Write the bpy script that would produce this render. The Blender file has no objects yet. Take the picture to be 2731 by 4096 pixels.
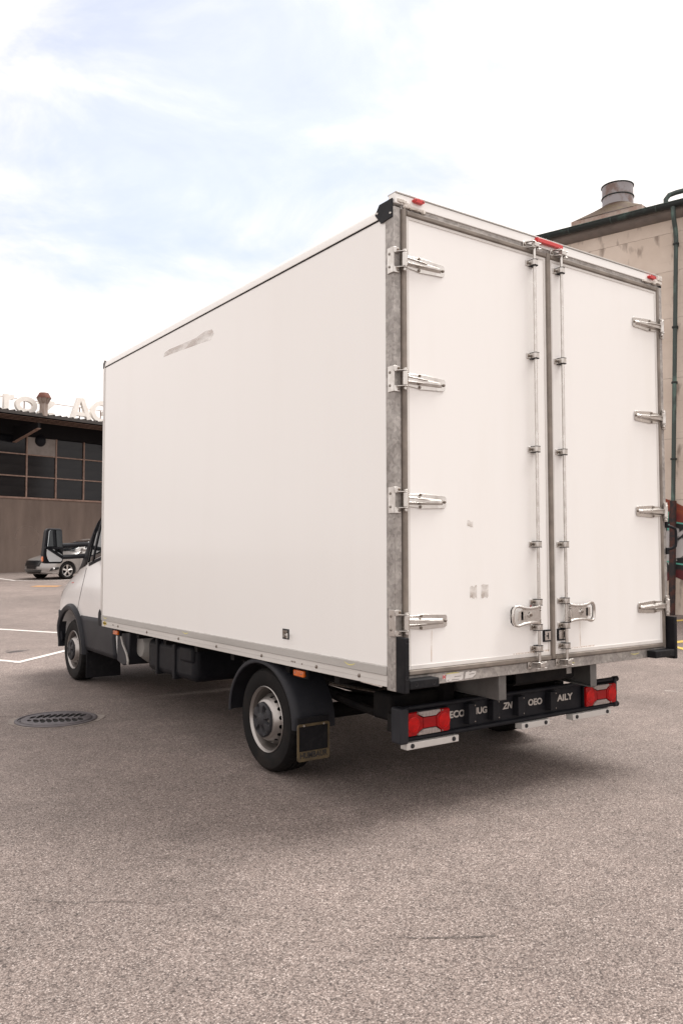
import bpy, bmesh, math, random
from mathutils import Vector, Matrix
import numpy as np
random.seed(7)
R = math.radians
scene = bpy.context.scene
col = scene.collection

# ------------------------------------------------------------------ camera
CAM = Vector((-2.7165, -3.3548, 1.4478)); YAW, PITCH, ROLL = .615, .0488, -.0015
cd = bpy.data.cameras.new('camera'); cam = bpy.data.objects.new('camera', cd); col.objects.link(cam)
fw = Vector((math.sin(YAW)*math.cos(PITCH), math.cos(YAW)*math.cos(PITCH), math.sin(PITCH)))
rt = Vector((math.cos(YAW), -math.sin(YAW), 0)); up = rt.cross(fw)
rt, up = rt*math.cos(ROLL)+up*math.sin(ROLL), up*math.cos(ROLL)-rt*math.sin(ROLL)
cam.matrix_world = Matrix(((rt.x, up.x, -fw.x, CAM.x), (rt.y, up.y, -fw.y, CAM.y), (rt.z, up.z, -fw.z, CAM.z), (0, 0, 0, 1)))
cd.sensor_fit = 'VERTICAL'; cd.sensor_height = 36; cd.sensor_width = 24; cd.lens = 3288/4096*36
cd.clip_end = 2000; cd.clip_start = .05
cd.dof.use_dof = True; cd.dof.focus_distance = 6.0; cd.dof.aperture_fstop = 11
scene.camera = cam

# ------------------------------------------------------------------ exposure, sky, sun
vs = scene.view_settings
vs.view_transform = 'Standard'; vs.look = 'None'; vs.gamma = 1; vs.use_curve_mapping = False; vs.exposure = 1.0
SUN = Vector((.50, -.12, 1.0)).normalized()                  # towards the sun, veiled by cloud
w = bpy.data.worlds.new('World'); scene.world = w; w.use_nodes = True
nt = w.node_tree; nt.nodes.clear(); N = nt.nodes.new; LK = nt.links.new
out = N('ShaderNodeOutputWorld'); bg = N('ShaderNodeBackground'); LK(bg.outputs[0], out.inputs[0])
sky = N('ShaderNodeTexSky'); sky.sky_type = 'NISHITA'; sky.sun_disc = False
sky.sun_elevation = math.asin(SUN.z); sky.sun_rotation = math.atan2(SUN.x, SUN.y)
sky.air_density = 1.0; sky.dust_density = 2.0
tc = N('ShaderNodeTexCoord')
def wmath(op, a, b=None, c=None):
    n = N('ShaderNodeMath'); n.operation = op
    for i, v in enumerate((a, b, c)):
        if v is None: continue
        if hasattr(v, 'is_linked'): LK(v, n.inputs[i])
        else: n.inputs[i].default_value = v
    return n.outputs[0]
def wdot(d):
    n = N('ShaderNodeVectorMath'); n.operation = 'DOT_PRODUCT'; LK(tc.outputs['Generated'], n.inputs[0]); n.inputs[1].default_value = Vector(d).normalized(); return n.outputs['Value']
def sky_dir(px, py):
    return fw + rt*((px-1365.5)/3288) - up*((py-2048)/3288)
mp = N('ShaderNodeMapping'); mp.inputs['Scale'].default_value = (1, 1, 2.2); mp.inputs['Rotation'].default_value = (.2, .35, .4)
LK(tc.outputs['Generated'], mp.inputs[0])
n1 = N('ShaderNodeTexNoise'); n1.inputs['Scale'].default_value = 4.2; n1.inputs['Detail'].default_value = 9; n1.inputs['Roughness'].default_value = .58; n1.inputs['Distortion'].default_value = .35
LK(mp.outputs[0], n1.inputs['Vector'])
n2 = N('ShaderNodeTexNoise'); n2.inputs['Scale'].default_value = 1.5; n2.inputs['Detail'].default_value = 4; n2.inputs['Distortion'].default_value = .2
LK(mp.outputs[0], n2.inputs['Vector'])
# openings in the cloud deck
cover = None
for (px, py, tight, amp) in ((760, 420, 26, .62), (330, 600, 60, .34), (1650, 230, 70, .34), (1250, 150, 60, .22)):
    g = wmath('POWER', wmath('MAXIMUM', wdot(sky_dir(px, py)), 0.0), tight)
    g = wmath('MULTIPLY', g, amp)
    cover = g if cover is None else wmath('ADD', cover, g)
hole = wmath('ADD', cover, wmath('MULTIPLY', wmath('SUBTRACT', n1.outputs['Fac'], .5), -1.5))
hole = wmath('ADD', hole, wmath('MULTIPLY', wmath('SUBTRACT', n2.outputs['Fac'], .5), -.7))
mr = N('ShaderNodeMapRange'); mr.interpolation_type = 'SMOOTHSTEP'; LK(hole, mr.inputs['Value'])
mr.inputs['From Min'].default_value = .10; mr.inputs['From Max'].default_value = .85; mr.inputs['To Max'].default_value = .60
sc_ = N('ShaderNodeVectorMath'); sc_.operation = 'MULTIPLY'; LK(sky.outputs[0], sc_.inputs[0]); sc_.inputs[1].default_value = (.150, .139, .124)
cl = N('ShaderNodeMix'); cl.data_type = 'RGBA'; cr_ = N('ShaderNodeMapRange'); cr_.inputs[1].default_value = .28; cr_.inputs[2].default_value = .62; LK(n1.outputs['Fac'], cr_.inputs['Value']); LK(cr_.outputs[0], cl.inputs['Factor'])
cl.inputs['A'].default_value = (.525, .485, .470, 1); cl.inputs['B'].default_value = (.745, .695, .668, 1)
mx = N('ShaderNodeMix'); mx.data_type = 'RGBA'; LK(mr.outputs[0], mx.inputs['Factor']); LK(cl.outputs['Result'], mx.inputs['A']); LK(sc_.outputs[0], mx.inputs['B'])
LK(mx.outputs['Result'], bg.inputs['Color']); bg.inputs['Strength'].default_value = 1.0
sl = bpy.data.lights.new('sun', 'SUN'); sl.energy = 2.1; sl.angle = R(30); sl.color = (1, .965, .92)
so = bpy.data.objects.new('sun', sl); col.objects.link(so); so.rotation_euler = SUN.to_track_quat('Z', 'Y').to_euler(); so.location = (0, 0, 20)

# ------------------------------------------------------------------ ground height
FX, FY = math.sin(YAW), math.cos(YAW)
def dep(x, y): return (x-CAM.x)*FX+(y-CAM.y)*FY
def gz(x, y):
    D = dep(x, y)
    return 0 if D < 9 else (.022*(D-9)**2/12 if D < 15 else .022*(min(D, 70)-12))

# ------------------------------------------------------------------ mesh helpers
CEN = {}; ORG = {}
class MB:
    def __init__(s): s.V = []; s.F = []; s.M = []
    def add(s, vs_, fs, m=0):
        o = len(s.V); s.V += [tuple(v) for v in vs_]
        for f in fs: s.F.append([o+i for i in f]); s.M.append(m)
        return s
    def box(s, x0, x1, y0, y1, z0, z1, m=0):
        return s.add([(x, y, z) for x in (x0, x1) for y in (y0, y1) for z in (z0, z1)],
                     [(0, 1, 3, 2), (4, 6, 7, 5), (0, 4, 5, 1), (2, 3, 7, 6), (0, 2, 6, 4), (1, 5, 7, 3)], m)
    def prism(s, pts, ax, a0, a1, m=0):
        def P(p, a): return (a, p[0], p[1]) if ax == 'x' else ((p[0], a, p[1]) if ax == 'y' else (p[0], p[1], a))
        n = len(pts)
        return s.add([P(p, a0) for p in pts]+[P(p, a1) for p in pts],
                     [tuple(range(n)), tuple(range(2*n-1, n-1, -1))]+[(i, (i+1) % n, n+(i+1) % n, n+i) for i in range(n)], m)
    def lathe(s, prof, c, ax, n=32, m=0, closed=False, cap=False):
        ax = Vector(ax).normalized(); t = Vector((0, 0, 1)) if abs(ax.z) < .9 else Vector((1, 0, 0))
        e1 = ax.cross(t).normalized(); e2 = ax.cross(e1); c = Vector(c); vs_ = []; fs = []
        for r, h in prof:
            for k in range(n):
                a = 2*math.pi*k/n; vs_.append(c+ax*h+(e1*math.cos(a)+e2*math.sin(a))*r)
        L = len(prof); T = L if closed else L-1
        for i in range(T):
            j = (i+1) % L
            for k in range(n): fs.append((i*n+k, i*n+(k+1) % n, j*n+(k+1) % n, j*n+k))
        if cap: fs += [tuple(range(n)), tuple(range((L-1)*n, L*n))]
        return s.add(vs_, fs, m)
    def cyl(s, p0, p1, r0, r1=None, n=14, m=0):
        p0 = Vector(p0); p1 = Vector(p1); r1 = r0 if r1 is None else r1
        return s.lathe([(r0, 0), (r1, (p1-p0).length)], p0, p1-p0, n, m, cap=True)
    def tube(s, path, r, n=8, m=0, closed=False):
        P = [Vector(p) for p in path]; K = len(P); vs_ = []; fs = []; pe = None
        for i, p in enumerate(P):
            a = P[i-1] if (i > 0 or closed) else p; b = P[(i+1) % K] if (i < K-1 or closed) else p
            t = (b-a).normalized()
            if pe is None:
                q = Vector((0, 0, 1)) if abs(t.z) < .9 else Vector((1, 0, 0)); e1 = t.cross(q).normalized()
            else: e1 = (pe-t*pe.dot(t)).normalized()
            pe = e1; e2 = t.cross(e1); rr = r[i] if isinstance(r, (list, tuple)) else r
            for k in range(n):
                an = 2*math.pi*k/n; vs_.append(p+(e1*math.cos(an)+e2*math.sin(an))*rr)
        for i in range(K if closed else K-1):
            j = (i+1) % K
            for k in range(n): fs.append((i*n+k, i*n+(k+1) % n, j*n+(k+1) % n, j*n+k))
        if not closed: fs += [tuple(range(n)), tuple(range((K-1)*n, K*n))]
        return s.add(vs_, fs, m)
    def grid(s, fn, nu, nv, m=0):
        vs_ = [fn(i/nu, j/nv) for i in range(nu+1) for j in range(nv+1)]
        return s.add(vs_, [(i*(nv+1)+j, (i+1)*(nv+1)+j, (i+1)*(nv+1)+j+1, i*(nv+1)+j+1) for i in range(nu) for j in range(nv)], m)
    def text(s, body, o, U, V, Nn, width, height, depth, m=0, shear=0, offset=0):
        cu = bpy.data.curves.new('t', 'FONT'); cu.body = body; cu.size = 1; cu.extrude = .5; cu.offset = offset; cu.shear = shear; cu.resolution_u = 3
        ob = bpy.data.objects.new('t', cu); col.objects.link(ob)
        dg = bpy.context.evaluated_depsgraph_get(); me = bpy.data.meshes.new_from_object(ob.evaluated_get(dg))
        vs_ = [v.co.copy() for v in me.vertices]; fs = [tuple(p.vertices) for p in me.polygons]
        bpy.data.objects.remove(ob); bpy.data.curves.remove(cu); bpy.data.meshes.remove(me)
        x0 = min(v.x for v in vs_); x1 = max(v.x for v in vs_); y0 = min(v.y for v in vs_); y1 = max(v.y for v in vs_)
        o = Vector(o); U = Vector(U); V = Vector(V); Nn = Vector(Nn)
        return s.add([o+U*((v.x-x0)/(x1-x0)*width)+V*((v.y-y0)/(y1-y0)*height)+Nn*((v.z+.5)*depth) for v in vs_], fs, m)
    def build(s, name, mats, parent=None, bevel=0, seg=2, ang=35, solid=0, flat=False, fix=True, sub=0):
        if not isinstance(mats, (list, tuple)): mats = [mats]
        A = np.array(s.V, float); c = (A.min(0)+A.max(0))/2
        root = parent
        while root is not None and root.parent is not None: root = root.parent
        org = ORG.get(root.name if root else None, np.zeros(3)) if root else np.zeros(3)
        me = bpy.data.meshes.new(name); me.from_pydata((A-c).tolist(), [], s.F)
        me.polygons.foreach_set('material_index', s.M)
        for mm in mats: me.materials.append(mm)
        if fix:
            b = bmesh.new(); b.from_mesh(me); bmesh.ops.recalc_face_normals(b, faces=b.faces); b.to_mesh(me); b.free()
        if not flat:
            me.shade_smooth(); me.set_sharp_from_angle(angle=R(ang))
        o = bpy.data.objects.new(name, me); col.objects.link(o)
        CEN[o.name] = c-org
        if parent is not None:
            o.parent = parent; o.location = c-org-CEN.get(parent.name, np.zeros(3))
        else: o.location = c
        if solid:
            q = o.modifiers.new('s', 'SOLIDIFY'); q.thickness = solid; q.offset = -1
        if bevel:
            q = o.modifiers.new('b', 'BEVEL'); q.width = bevel; q.segments = seg; q.limit_method = 'ANGLE'; q.angle_limit = R(30); q.harden_normals = False
        if sub:
            q = o.modifiers.new('u', 'SUBSURF'); q.levels = sub; q.render_levels = sub
        return o
def root(name, loc, label, cat, rotz=0, group=None, org=None):
    o = bpy.data.objects.new(name, None); col.objects.link(o); o.location = loc; o.rotation_euler = (0, 0, rotz); o.empty_display_size = .2
    o['label'] = label; o['category'] = cat
    if group: o['group'] = group
    ORG[o.name] = np.array(org if org is not None else (0, 0, 0), float); CEN[o.name] = np.zeros(3)
    return o
def tag(o, label, cat, group=None):
    o['label'] = label; o['category'] = cat
    if group: o['group'] = group
    return o
def struct(o): o['kind'] = 'structure'; return o
def dup(o, parent, delta=(0, 0, 0)):
    c = o.copy(); col.objects.link(c); c.parent = parent; c.location = o.location+Vector(delta); CEN[c.name] = CEN[o.name]+np.array(delta)
    for ch in o.children: dup(ch, c)
    return c
def cut(o, cutter_mb, keep_slots=True):
    cm = cutter_mb.build('cutter', []); cm.hide_render = True
    if o.parent: # cutter is given in thing coordinates
        cm.location = Vector(cm.location)
    q = o.modifiers.new('x', 'BOOLEAN'); q.operation = 'DIFFERENCE'; q.object = cm; q.solver = 'EXACT'
    bpy.context.view_layer.update(); dg = bpy.context.evaluated_depsgraph_get()
    me = bpy.data.meshes.new_from_object(o.evaluated_get(dg)); o.modifiers.clear(); old = o.data; o.data = me
    bpy.data.objects.remove(cm); bpy.data.meshes.remove(old)
    me.shade_smooth(); me.set_sharp_from_angle(angle=R(35))
    return o

# ------------------------------------------------------------------ materials
MAT = {}
def mat(name, c1, rough=.5, metal=0, c2=None, scale=4, detail=5, lo=.35, hi=.65, bump=0, bscale=80, coat=0, rvar=0, stretch=(1, 1, 1), bdist=.002, alpha=None, spec=.5):
    m = bpy.data.materials.new(name); m.use_nodes = True; t = m.node_tree; p = t.nodes['Principled BSDF']
    p.inputs['Base Color'].default_value = (*c1, 1); p.inputs['Roughness'].default_value = rough; p.inputs['Metallic'].default_value = metal
    p.inputs['Specular IOR Level'].default_value = spec; p.inputs['Coat Weight'].default_value = coat; p.inputs['Coat Roughness'].default_value = .08
    tx = t.nodes.new('ShaderNodeTexCoord'); mpn = t.nodes.new('ShaderNodeMapping'); mpn.inputs['Scale'].default_value = stretch; t.links.new(tx.outputs['Object'], mpn.inputs[0])
    ns = t.nodes.new('ShaderNodeTexNoise'); ns.inputs['Scale'].default_value = scale; ns.inputs['Detail'].default_value = detail; ns.inputs['Roughness'].default_value = .6; t.links.new(mpn.outputs[0], ns.inputs['Vector'])
    rm = t.nodes.new('ShaderNodeMapRange'); rm.inputs['From Min'].default_value = lo; rm.inputs['From Max'].default_value = hi; t.links.new(ns.outputs['Fac'], rm.inputs['Value'])
    if c2 is not None:
        mxn = t.nodes.new('ShaderNodeMix'); mxn.data_type = 'RGBA'; mxn.inputs['A'].default_value = (*c1, 1); mxn.inputs['B'].default_value = (*c2, 1)
        t.links.new(rm.outputs[0], mxn.inputs['Factor']); t.links.new(mxn.outputs['Result'], p.inputs['Base Color'])
    if rvar:
        mm = t.nodes.new('ShaderNodeMath'); mm.operation = 'MULTIPLY_ADD'; t.links.new(rm.outputs[0], mm.inputs[0]); mm.inputs[1].default_value = rvar; mm.inputs[2].default_value = rough; t.links.new(mm.outputs[0], p.inputs['Roughness'])
    if bump:
        nb = t.nodes.new('ShaderNodeTexNoise'); nb.inputs['Scale'].default_value = bscale; nb.inputs['Detail'].default_value = 4; t.links.new(mpn.outputs[0], nb.inputs['Vector'])
        bn = t.nodes.new('ShaderNodeBump'); bn.inputs['Strength'].default_value = bump; bn.inputs['Distance'].default_value = bdist; t.links.new(nb.outputs['Fac'], bn.inputs['Height']); t.links.new(bn.outputs[0], p.inputs['Normal'])
    if alpha is not None:
        na = t.nodes.new('ShaderNodeTexNoise'); na.inputs['Scale'].default_value = alpha[0]; na.inputs['Detail'].default_value = 6; t.links.new(mpn.outputs[0], na.inputs['Vector'])
        ra = t.nodes.new('ShaderNodeMapRange'); ra.inputs['From Min'].default_value = alpha[1]; ra.inputs['From Max'].default_value = alpha[2]; ra.inputs['To Max'].default_value = alpha[3]; t.links.new(na.outputs['Fac'], ra.inputs['Value']); t.links.new(ra.outputs[0], p.inputs['Alpha'])
    MAT[name] = m; return m
def voro(m, scale, amt, bumpd=0):
    """multiply the base colour by a per-cell random grey (spangle, aggregate)"""
    t = m.node_tree; p = t.nodes['Principled BSDF']; tx = [n for n in t.nodes if n.type == 'TEX_COORD'][0]
    v = t.nodes.new('ShaderNodeTexVoronoi'); v.inputs['Scale'].default_value = scale; t.links.new(tx.outputs['Object'], v.inputs['Vector'])
    s = t.nodes.new('ShaderNodeSeparateColor'); t.links.new(v.outputs['Color'], s.inputs[0])
    r = t.nodes.new('ShaderNodeMapRange'); r.inputs['To Min'].default_value = 1-amt; r.inputs['To Max'].default_value = 1+amt; t.links.new(s.outputs[0], r.inputs['Value'])
    sc = t.nodes.new('ShaderNodeVectorMath'); sc.operation = 'SCALE'; t.links.new(r.outputs[0], sc.inputs['Scale'])
    src = p.inputs['Base Color'].links[0].from_socket if p.inputs['Base Color'].links else None
    if src: t.links.new(src, sc.inputs[0])
    else: sc.inputs[0].default_value = p.inputs['Base Color'].default_value[:3]
    t.links.new(sc.outputs[0], p.inputs['Base Color'])
    return m
panel = mat('white_panel', (.865, .86, .845), .30, c2=(.853, .845, .828), scale=3.2, stretch=(1, 1, .10), lo=.48, hi=.80, bump=.12, bscale=1.6, bdist=.02, coat=.25)
doorp = mat('door_panel', (.87, .86, .845), .42, c2=(.84, .825, .80), scale=3.5, stretch=(1, 1, .14), lo=.48, hi=.82, bump=.08, bscale=2, bdist=.015, coat=.15)
trimw = mat('trim_white', (.70, .68, .655), .45, c2=(.60, .575, .55), scale=5, lo=.5, hi=.75)
alu = mat('anodised_trim', (.50, .49, .47), .48, .35, c2=(.42, .41, .39), scale=6, stretch=(1, .15, 1))
alul = mat('light_alu', (.66, .645, .62), .45, .15, c2=(.58, .56, .535), scale=5, stretch=(1, .2, 1))
galv = voro(mat('galvanised', (.42, .40, .38), .5, .5, c2=(.30, .28, .265), scale=9, rvar=.15), 60, .20)
gask = mat('dirty_gasket', (.25, .215, .185), .6, .2, c2=(.16, .138, .12), scale=10, stretch=(1, 1, 1), lo=.35, hi=.7, bump=.2, bscale=60)
steel = mat('stainless', (.66, .64, .615), .26, 1, c2=(.48, .45, .42), scale=14, lo=.4, hi=.75, rvar=.12)
bolt = mat('bolt_steel', (.33, .31, .29), .4, .9, c2=(.16, .12, .09), scale=60)
black = mat('black_plastic', (.010, .0105, .014), .5, c2=(.017, .0175, .021), scale=9, bump=.15, bscale=300, spec=.15)
rubber = mat('black_rubber', (.010, .010, .012), .7, c2=(.022, .021, .022), scale=18, lo=.5, hi=.8, bump=.5, bscale=60, spec=.2)
clad = mat('dark_cladding', (.018, .019, .024), .5, c2=(.026, .027, .032), scale=4, bump=.12, bscale=300, spec=.25)
chas = mat('chassis_black', (.006, .006, .007), .7, c2=(.016, .014, .013), scale=8, spec=.12)
cabw = mat('cab_white', (.78, .77, .765), .18, coat=.6, c2=(.75, .74, .735), scale=2)
glassd = mat('dark_glass', (.012, .014, .016), .05, coat=.4)
mirg = mat('mirror_glass', (.62, .66, .68), .02, 1)
redl = mat('red_lens', (.40, .003, .005), .12, c2=(.27, .0015, .003), scale=30, coat=.05, spec=.25)
redd = mat('red_reflector', (.26, .002, .004), .2, c2=(.38, .003, .005), scale=5, coat=.05, bump=.3, bscale=400, spec=.25)
redm = mat('red_marker', (.55, .012, .012), .3, coat=.3)
clearl = mat('clear_lens', (.58, .52, .49), .14, .1, c2=(.40, .35, .33), scale=4, stretch=(26, 1, .5), lo=.4, hi=.6, coat=.3)
clearb = mat('lens_backing', (.36, .31, .29), .2, .1, c2=(.24, .20, .19), scale=40, coat=.3)
bowlm = mat('red_bowl', (.62, .007, .007), .15, c2=(.40, .003, .004), scale=22, coat=.05, spec=.25)
amber = mat('amber_lens', (.75, .16, .01), .2, c2=(.55, .09, .005), scale=40, coat=.7)
tyrem = mat('tyre_rubber', (.007, .0066, .0068), .7, c2=(.020, .016, .0135), scale=5, lo=.48, hi=.75, bump=.3, bscale=200, spec=.18)
rimm = mat('steel_rim', (.40, .38, .365), .36, .85, c2=(.30, .28, .265), scale=6, lo=.5, hi=.8)
rim_shade = mat('shaded_barrel', (.17, .155, .145), .5, .6, c2=(.10, .088, .08), scale=8)  # darker rim barrel: shade of the recess painted into the colour
hubm = mat('hub_plastic', (.028, .028, .032), .55, bump=.1, bscale=200, spec=.3)
brass = mat('brass_frame', (.145, .108, .055), .5, .35, c2=(.085, .066, .042), scale=14)
lettm = mat('letter_metal', (.50, .47, .44), .4, .3)
yell = mat('chalk_yellow', (.72, .66, .25), .8)
labely = mat('label_yellow', (.62, .45, .05), .5, c2=(.45, .33, .06), scale=60)
ink = mat('ink_black', (.015, .015, .018), .6)
sticker = mat('sticker_white', (.74, .72, .70), .5, c2=(.62, .60, .575), scale=30)
stickr = mat('sticker_red', (.55, .03, .04), .5)
residue = mat('tape_residue', (.50, .44, .40), .7, c2=(.60, .54, .50), scale=30, stretch=(1, .3, 1), alpha=(14, .30, .66, .55))
smear = mat('grime_smear', (.42, .36, .31), .8, alpha=(18, .30, .66, .5))
rustm = mat('rust_run', (.48, .27, .12), .8, alpha=(30, .35, .7, .65), stretch=(3, 1, .3))
hosem = mat('hose_white', (.55, .53, .50), .5)
tankm = mat('grey_tank', (.13, .125, .12), .5, c2=(.08, .078, .075), scale=4)
sealm = mat('peeling_sealant', (.66, .62, .57), .6, c2=(.40, .36, .32), scale=35, lo=.5, hi=.7, bump=.6, bscale=60)

# ------------------------------------------------------------------ ground
asp = bpy.data.materials.new('asphalt'); asp.use_nodes = True
def make_asphalt():
    t = asp.node_tree; p = t.nodes['Principled BSDF']; NN = t.nodes.new; L = t.links.new
    tx = NN('ShaderNodeTexCoord'); O = tx.outputs['Object']
    def vor(scale):
        v = NN('ShaderNodeTexVoronoi'); v.inputs['Scale'].default_value = scale; L(O, v.inputs['Vector']); return v
    def noi(scale, det=5, ro=.6):
        n = NN('ShaderNodeTexNoise'); n.inputs['Scale'].default_value = scale; n.inputs['Detail'].default_value = det; n.inputs['Roughness'].default_value = ro; L(O, n.inputs['Vector']); return n.outputs['Fac']
    def ramp(f, stops):
        r = NN('ShaderNodeValToRGB'); L(f, r.inputs[0]); e = r.color_ramp.elements
        while len(e) < len(stops): e.new(.5)
        for k, (pos, c) in enumerate(stops): e[k].position = pos; e[k].color = (*c, 1)
        return r.outputs[0]
    def mul(a, b):
        m = NN('ShaderNodeMix'); m.data_type = 'RGBA'; m.blend_type = 'MULTIPLY'; m.inputs['Factor'].default_value = 1; L(a, m.inputs['A']); L(b, m.inputs['B']); return m.outputs['Result']
    def rng(f, a, b, c, d):
        m = NN('ShaderNodeMapRange'); L(f, m.inputs['Value']); m.inputs[1].default_value = a; m.inputs[2].default_value = b; m.inputs[3].default_value = c; m.inputs[4].default_value = d; return m.outputs[0]
    v1 = vor(165); s = NN('ShaderNodeSeparateColor'); L(v1.outputs['Color'], s.inputs[0])
    stone = ramp(s.outputs[0], [(0, (.080, .061, .055)), (.30, (.176, .140, .125)), (.62, (.232, .187, .168)), (.88, (.286, .238, .216)), (1, (.42, .363, .335))])
    pit = rng(v1.outputs['Distance'], .25, .75, 1.12, .62)
    c = mul(stone, pit)
    v2 = vor(340); s2 = NN('ShaderNodeSeparateColor'); L(v2.outputs['Color'], s2.inputs[0])
    c = mul(c, rng(s2.outputs[1], 0, 1, .74, 1.26))
    holes = rng(noi(60, 3), .33, .40, .45, 1.0); c = mul(c, holes)
    c = mul(c, rng(noi(1.1, 5), .3, .7, .86, 1.14)); c = mul(c, rng(noi(.28, 4), .3, .7, .82, 1.18)); c = mul(c, rng(noi(6, 4), .3, .7, .90, 1.10)); c = mul(c, rng(noi(2.3, 6, .7), .56, .72, 1.0, 1.16))
    # patchy oil and wear
    dark = rng(noi(.55, 6, .65), .60, .72, 1.0, .86); c = mul(c, dark)
    L(c, p.inputs['Base Color']); p.inputs['Roughness'].default_value = .85
    h = NN('ShaderNodeMath'); h.operation = 'MULTIPLY_ADD'; L(v1.outputs['Distance'], h.inputs[0]); h.inputs[1].default_value = -1; L(noi(140, 3), h.inputs[2])
    b = NN('ShaderNodeBump'); b.inputs['Strength'].default_value = .5; b.inputs['Distance'].default_value = .0025; L(h.outputs[0], b.inputs['Height']); L(b.outputs[0], p.inputs['Normal'])
make_asphalt()
g = MB()
Ds = [-40, -10, 0, 9]+[9+i for i in range(1, 7)]+[20, 30, 45, 70, 150, 700]; Ls = [-700, -100, -30, -10, 0, 10, 30, 100, 700]
vv = []
for D in Ds:
    for l in Ls:
        x = CAM.x+FX*D+FY*l; y = CAM.y+FY*D-FX*l; vv.append((x, y, gz(x, y)))
nl = len(Ls)
g.add(vv, [(i*nl+j, (i+1)*nl+j, (i+1)*nl+j+1, i*nl+j+1) for i in range(len(Ds)-1) for j in range(nl-1)])
go = g.build('asphalt_ground', asp); struct(go)
# keep the texture in metres around the truck
paintw = mat('road_paint_white', (.66, .63, .60), .7, c2=(.50, .465, .44), scale=18, lo=.45, hi=.75)
painty = mat('road_paint_yellow', (.66, .47, .10), .7, c2=(.50, .36, .12), scale=18, lo=.45, hi=.75)
painto = mat('road_paint_orange', (.55, .27, .07), .7, c2=(.36, .20, .09), scale=3)
def strip(name, pts, wd, m, h=.004):
    P = [Vector(p) for p in pts]; Q = []
    for a, b in zip(P, P[1:]):
        n = max(1, int((b-a).length/.5))
        for k in range(n): Q.append(a.lerp(b, k/n))
    Q.append(P[-1]); mb = MB(); vs_ = []
    for i, q in enumerate(Q):
        a = Q[max(i-1, 0)]; b = Q[min(i+1, len(Q)-1)]; t = (b-a).normalized(); s = Vector((-t.y, t.x))*wd/2
        for k in (-1, 1):
            x, y = q.x+s.x*k, q.y+s.y*k; vs_.append((x, y, gz(x, y)+h))
    mb.add(vs_, [(2*i, 2*i+1, 2*i+3, 2*i+2) for i in range(len(Q)-1)])
    return struct(mb.build(name, m))
strip('white_bay_marking', [(-1.6, 16.5), (.86, 12.41), (2.03, 10.46), (2.5, 9.68)], .11, paintw)
strip('white_bay_marking', [(-2.6, 13.6), (-.06, 8.34), (.13, 7.97)], .10, paintw)
strip('white_bay_marking', [(.06, 7.93), (.91, 8.76), (2.6, 10.42)], .10, paintw, .006)
strip('white_bay_marking', [(4.6, 36.0), (5.04, 28.61)], .12, paintw)
strip('white_bay_marking', [(4.98, 28.60), (6.3, 28.02), (9, 26.9)], .12, paintw, .006)
strip('orange_dash_marking', [(4.70, 24.80), (5.40, 24.27)], .55, painto)
strip('yellow_bay_marking', [(11.2, 6.1), (14, 6.05)], .16, painty)
strip('yellow_bay_marking', [(8.6, 4.22), (12.5, 4.16)], .16, painty)
strip('yellow_bay_marking', [(8.62, 4.06), (8.48, 3.84), (8.0, 3.1)], .10, painty, .006)
strip('faded_white_marking', [(5.0, 1.76), (5.08, 1.60), (5.5, .9)], .05, mat('faded_paint', (.48, .44, .41), .8, alpha=(6, .4, .6, .8)))
crk = mat('crack_dark', (.035, .03, .028), .9, alpha=(25, .36, .52, .95))
strip('pavement_crack', [(-.72, -.88), (-.68, -.93), (-.62, -.97), (-.56, -1.01), (-.50, -1.05), (-.45, -1.075), (-.40, -1.10)], .0055, crk)
strip('pavement_crack', [(-1.75, .25), (-1.62, .12), (-1.5, .05), (-1.38, -.05)], .0035, crk)
strip('pavement_crack', [(-1.1, 4.45), (-.98, 4.40), (-.86, 4.33)], .007, crk)
oil = mat('oil_stain', (.055, .05, .052), .6, alpha=(2.2, .44, .66, .8))
def blot(x, y, rx, ry, m, name='oil_stain'):
    mb = MB(); n = 28; vs_ = []
    for k in range(n):
        a = 2*math.pi*k/n; r = 1+.18*math.sin(3*a+x)+.1*math.sin(7*a)
        px, py = x+FX*math.sin(a)*ry*r+FY*math.cos(a)*rx*r, y+FY*math.sin(a)*ry*r-FX*math.cos(a)*rx*r
        vs_.append((px, py, gz(px, py)+.005))
    mb.add(vs_, [tuple(range(n))]); return struct(mb.build(name, m))
blot(.38, 9.25, .16, .22, oil)

# ------------------------------------------------------------------ manhole
mh = root('manhole_cover', (-.578, 3.955, 0), 'round cast iron drain cover with two rows of curved slots in the asphalt', 'manhole cover', rotz=-YAW-.30*0+.21)
iron = mat('cast_iron', (.115, .10, .105), .5, .45, c2=(.075, .066, .07), scale=14, bump=.3, bscale=120, lo=.4, hi=.7)
conc = mat('concrete_collar', (.27, .235, .21), .85, c2=(.17, .145, .13), scale=12, bump=.5, bscale=60)
cb = MB(); n = 40
prof = []
for k in range(n):
    a = 2*math.pi*k/n; r = .362+.008*math.sin(5*a)+.006*math.sin(11*a)+(.035 if abs(math.cos(a)) > .9 else 0)
    prof.append((r*math.cos(a), r*math.sin(a)))
cb.prism(prof, 'z', -.01, .0045); cb.build('collar', conc, mh)
MB().lathe([(.342, 0), (.342, .010), (.335, .014), (.318, .014), (.314, .006), (.305, .006), (.300, .013), (.296, .013), (.296, 0)], (0, 0, 0), (0, 0, 1), 64).build('frame', iron, mh, ang=50)
MB().lathe([(.0, .0055), (.297, .0055)], (0, 0, 0), (0, 0, 1), 48).build('shaft', mat('pit_black', (.004, .004, .004), .9), mh)
gr = MB().lathe([(.001, .007), (.288, .007), (.291, .013), (.286, .016), (.001, .016)], (0, 0, 0), (0, 0, 1), 64, closed=True).build('grate', iron, mh)
ct = MB()
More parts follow.
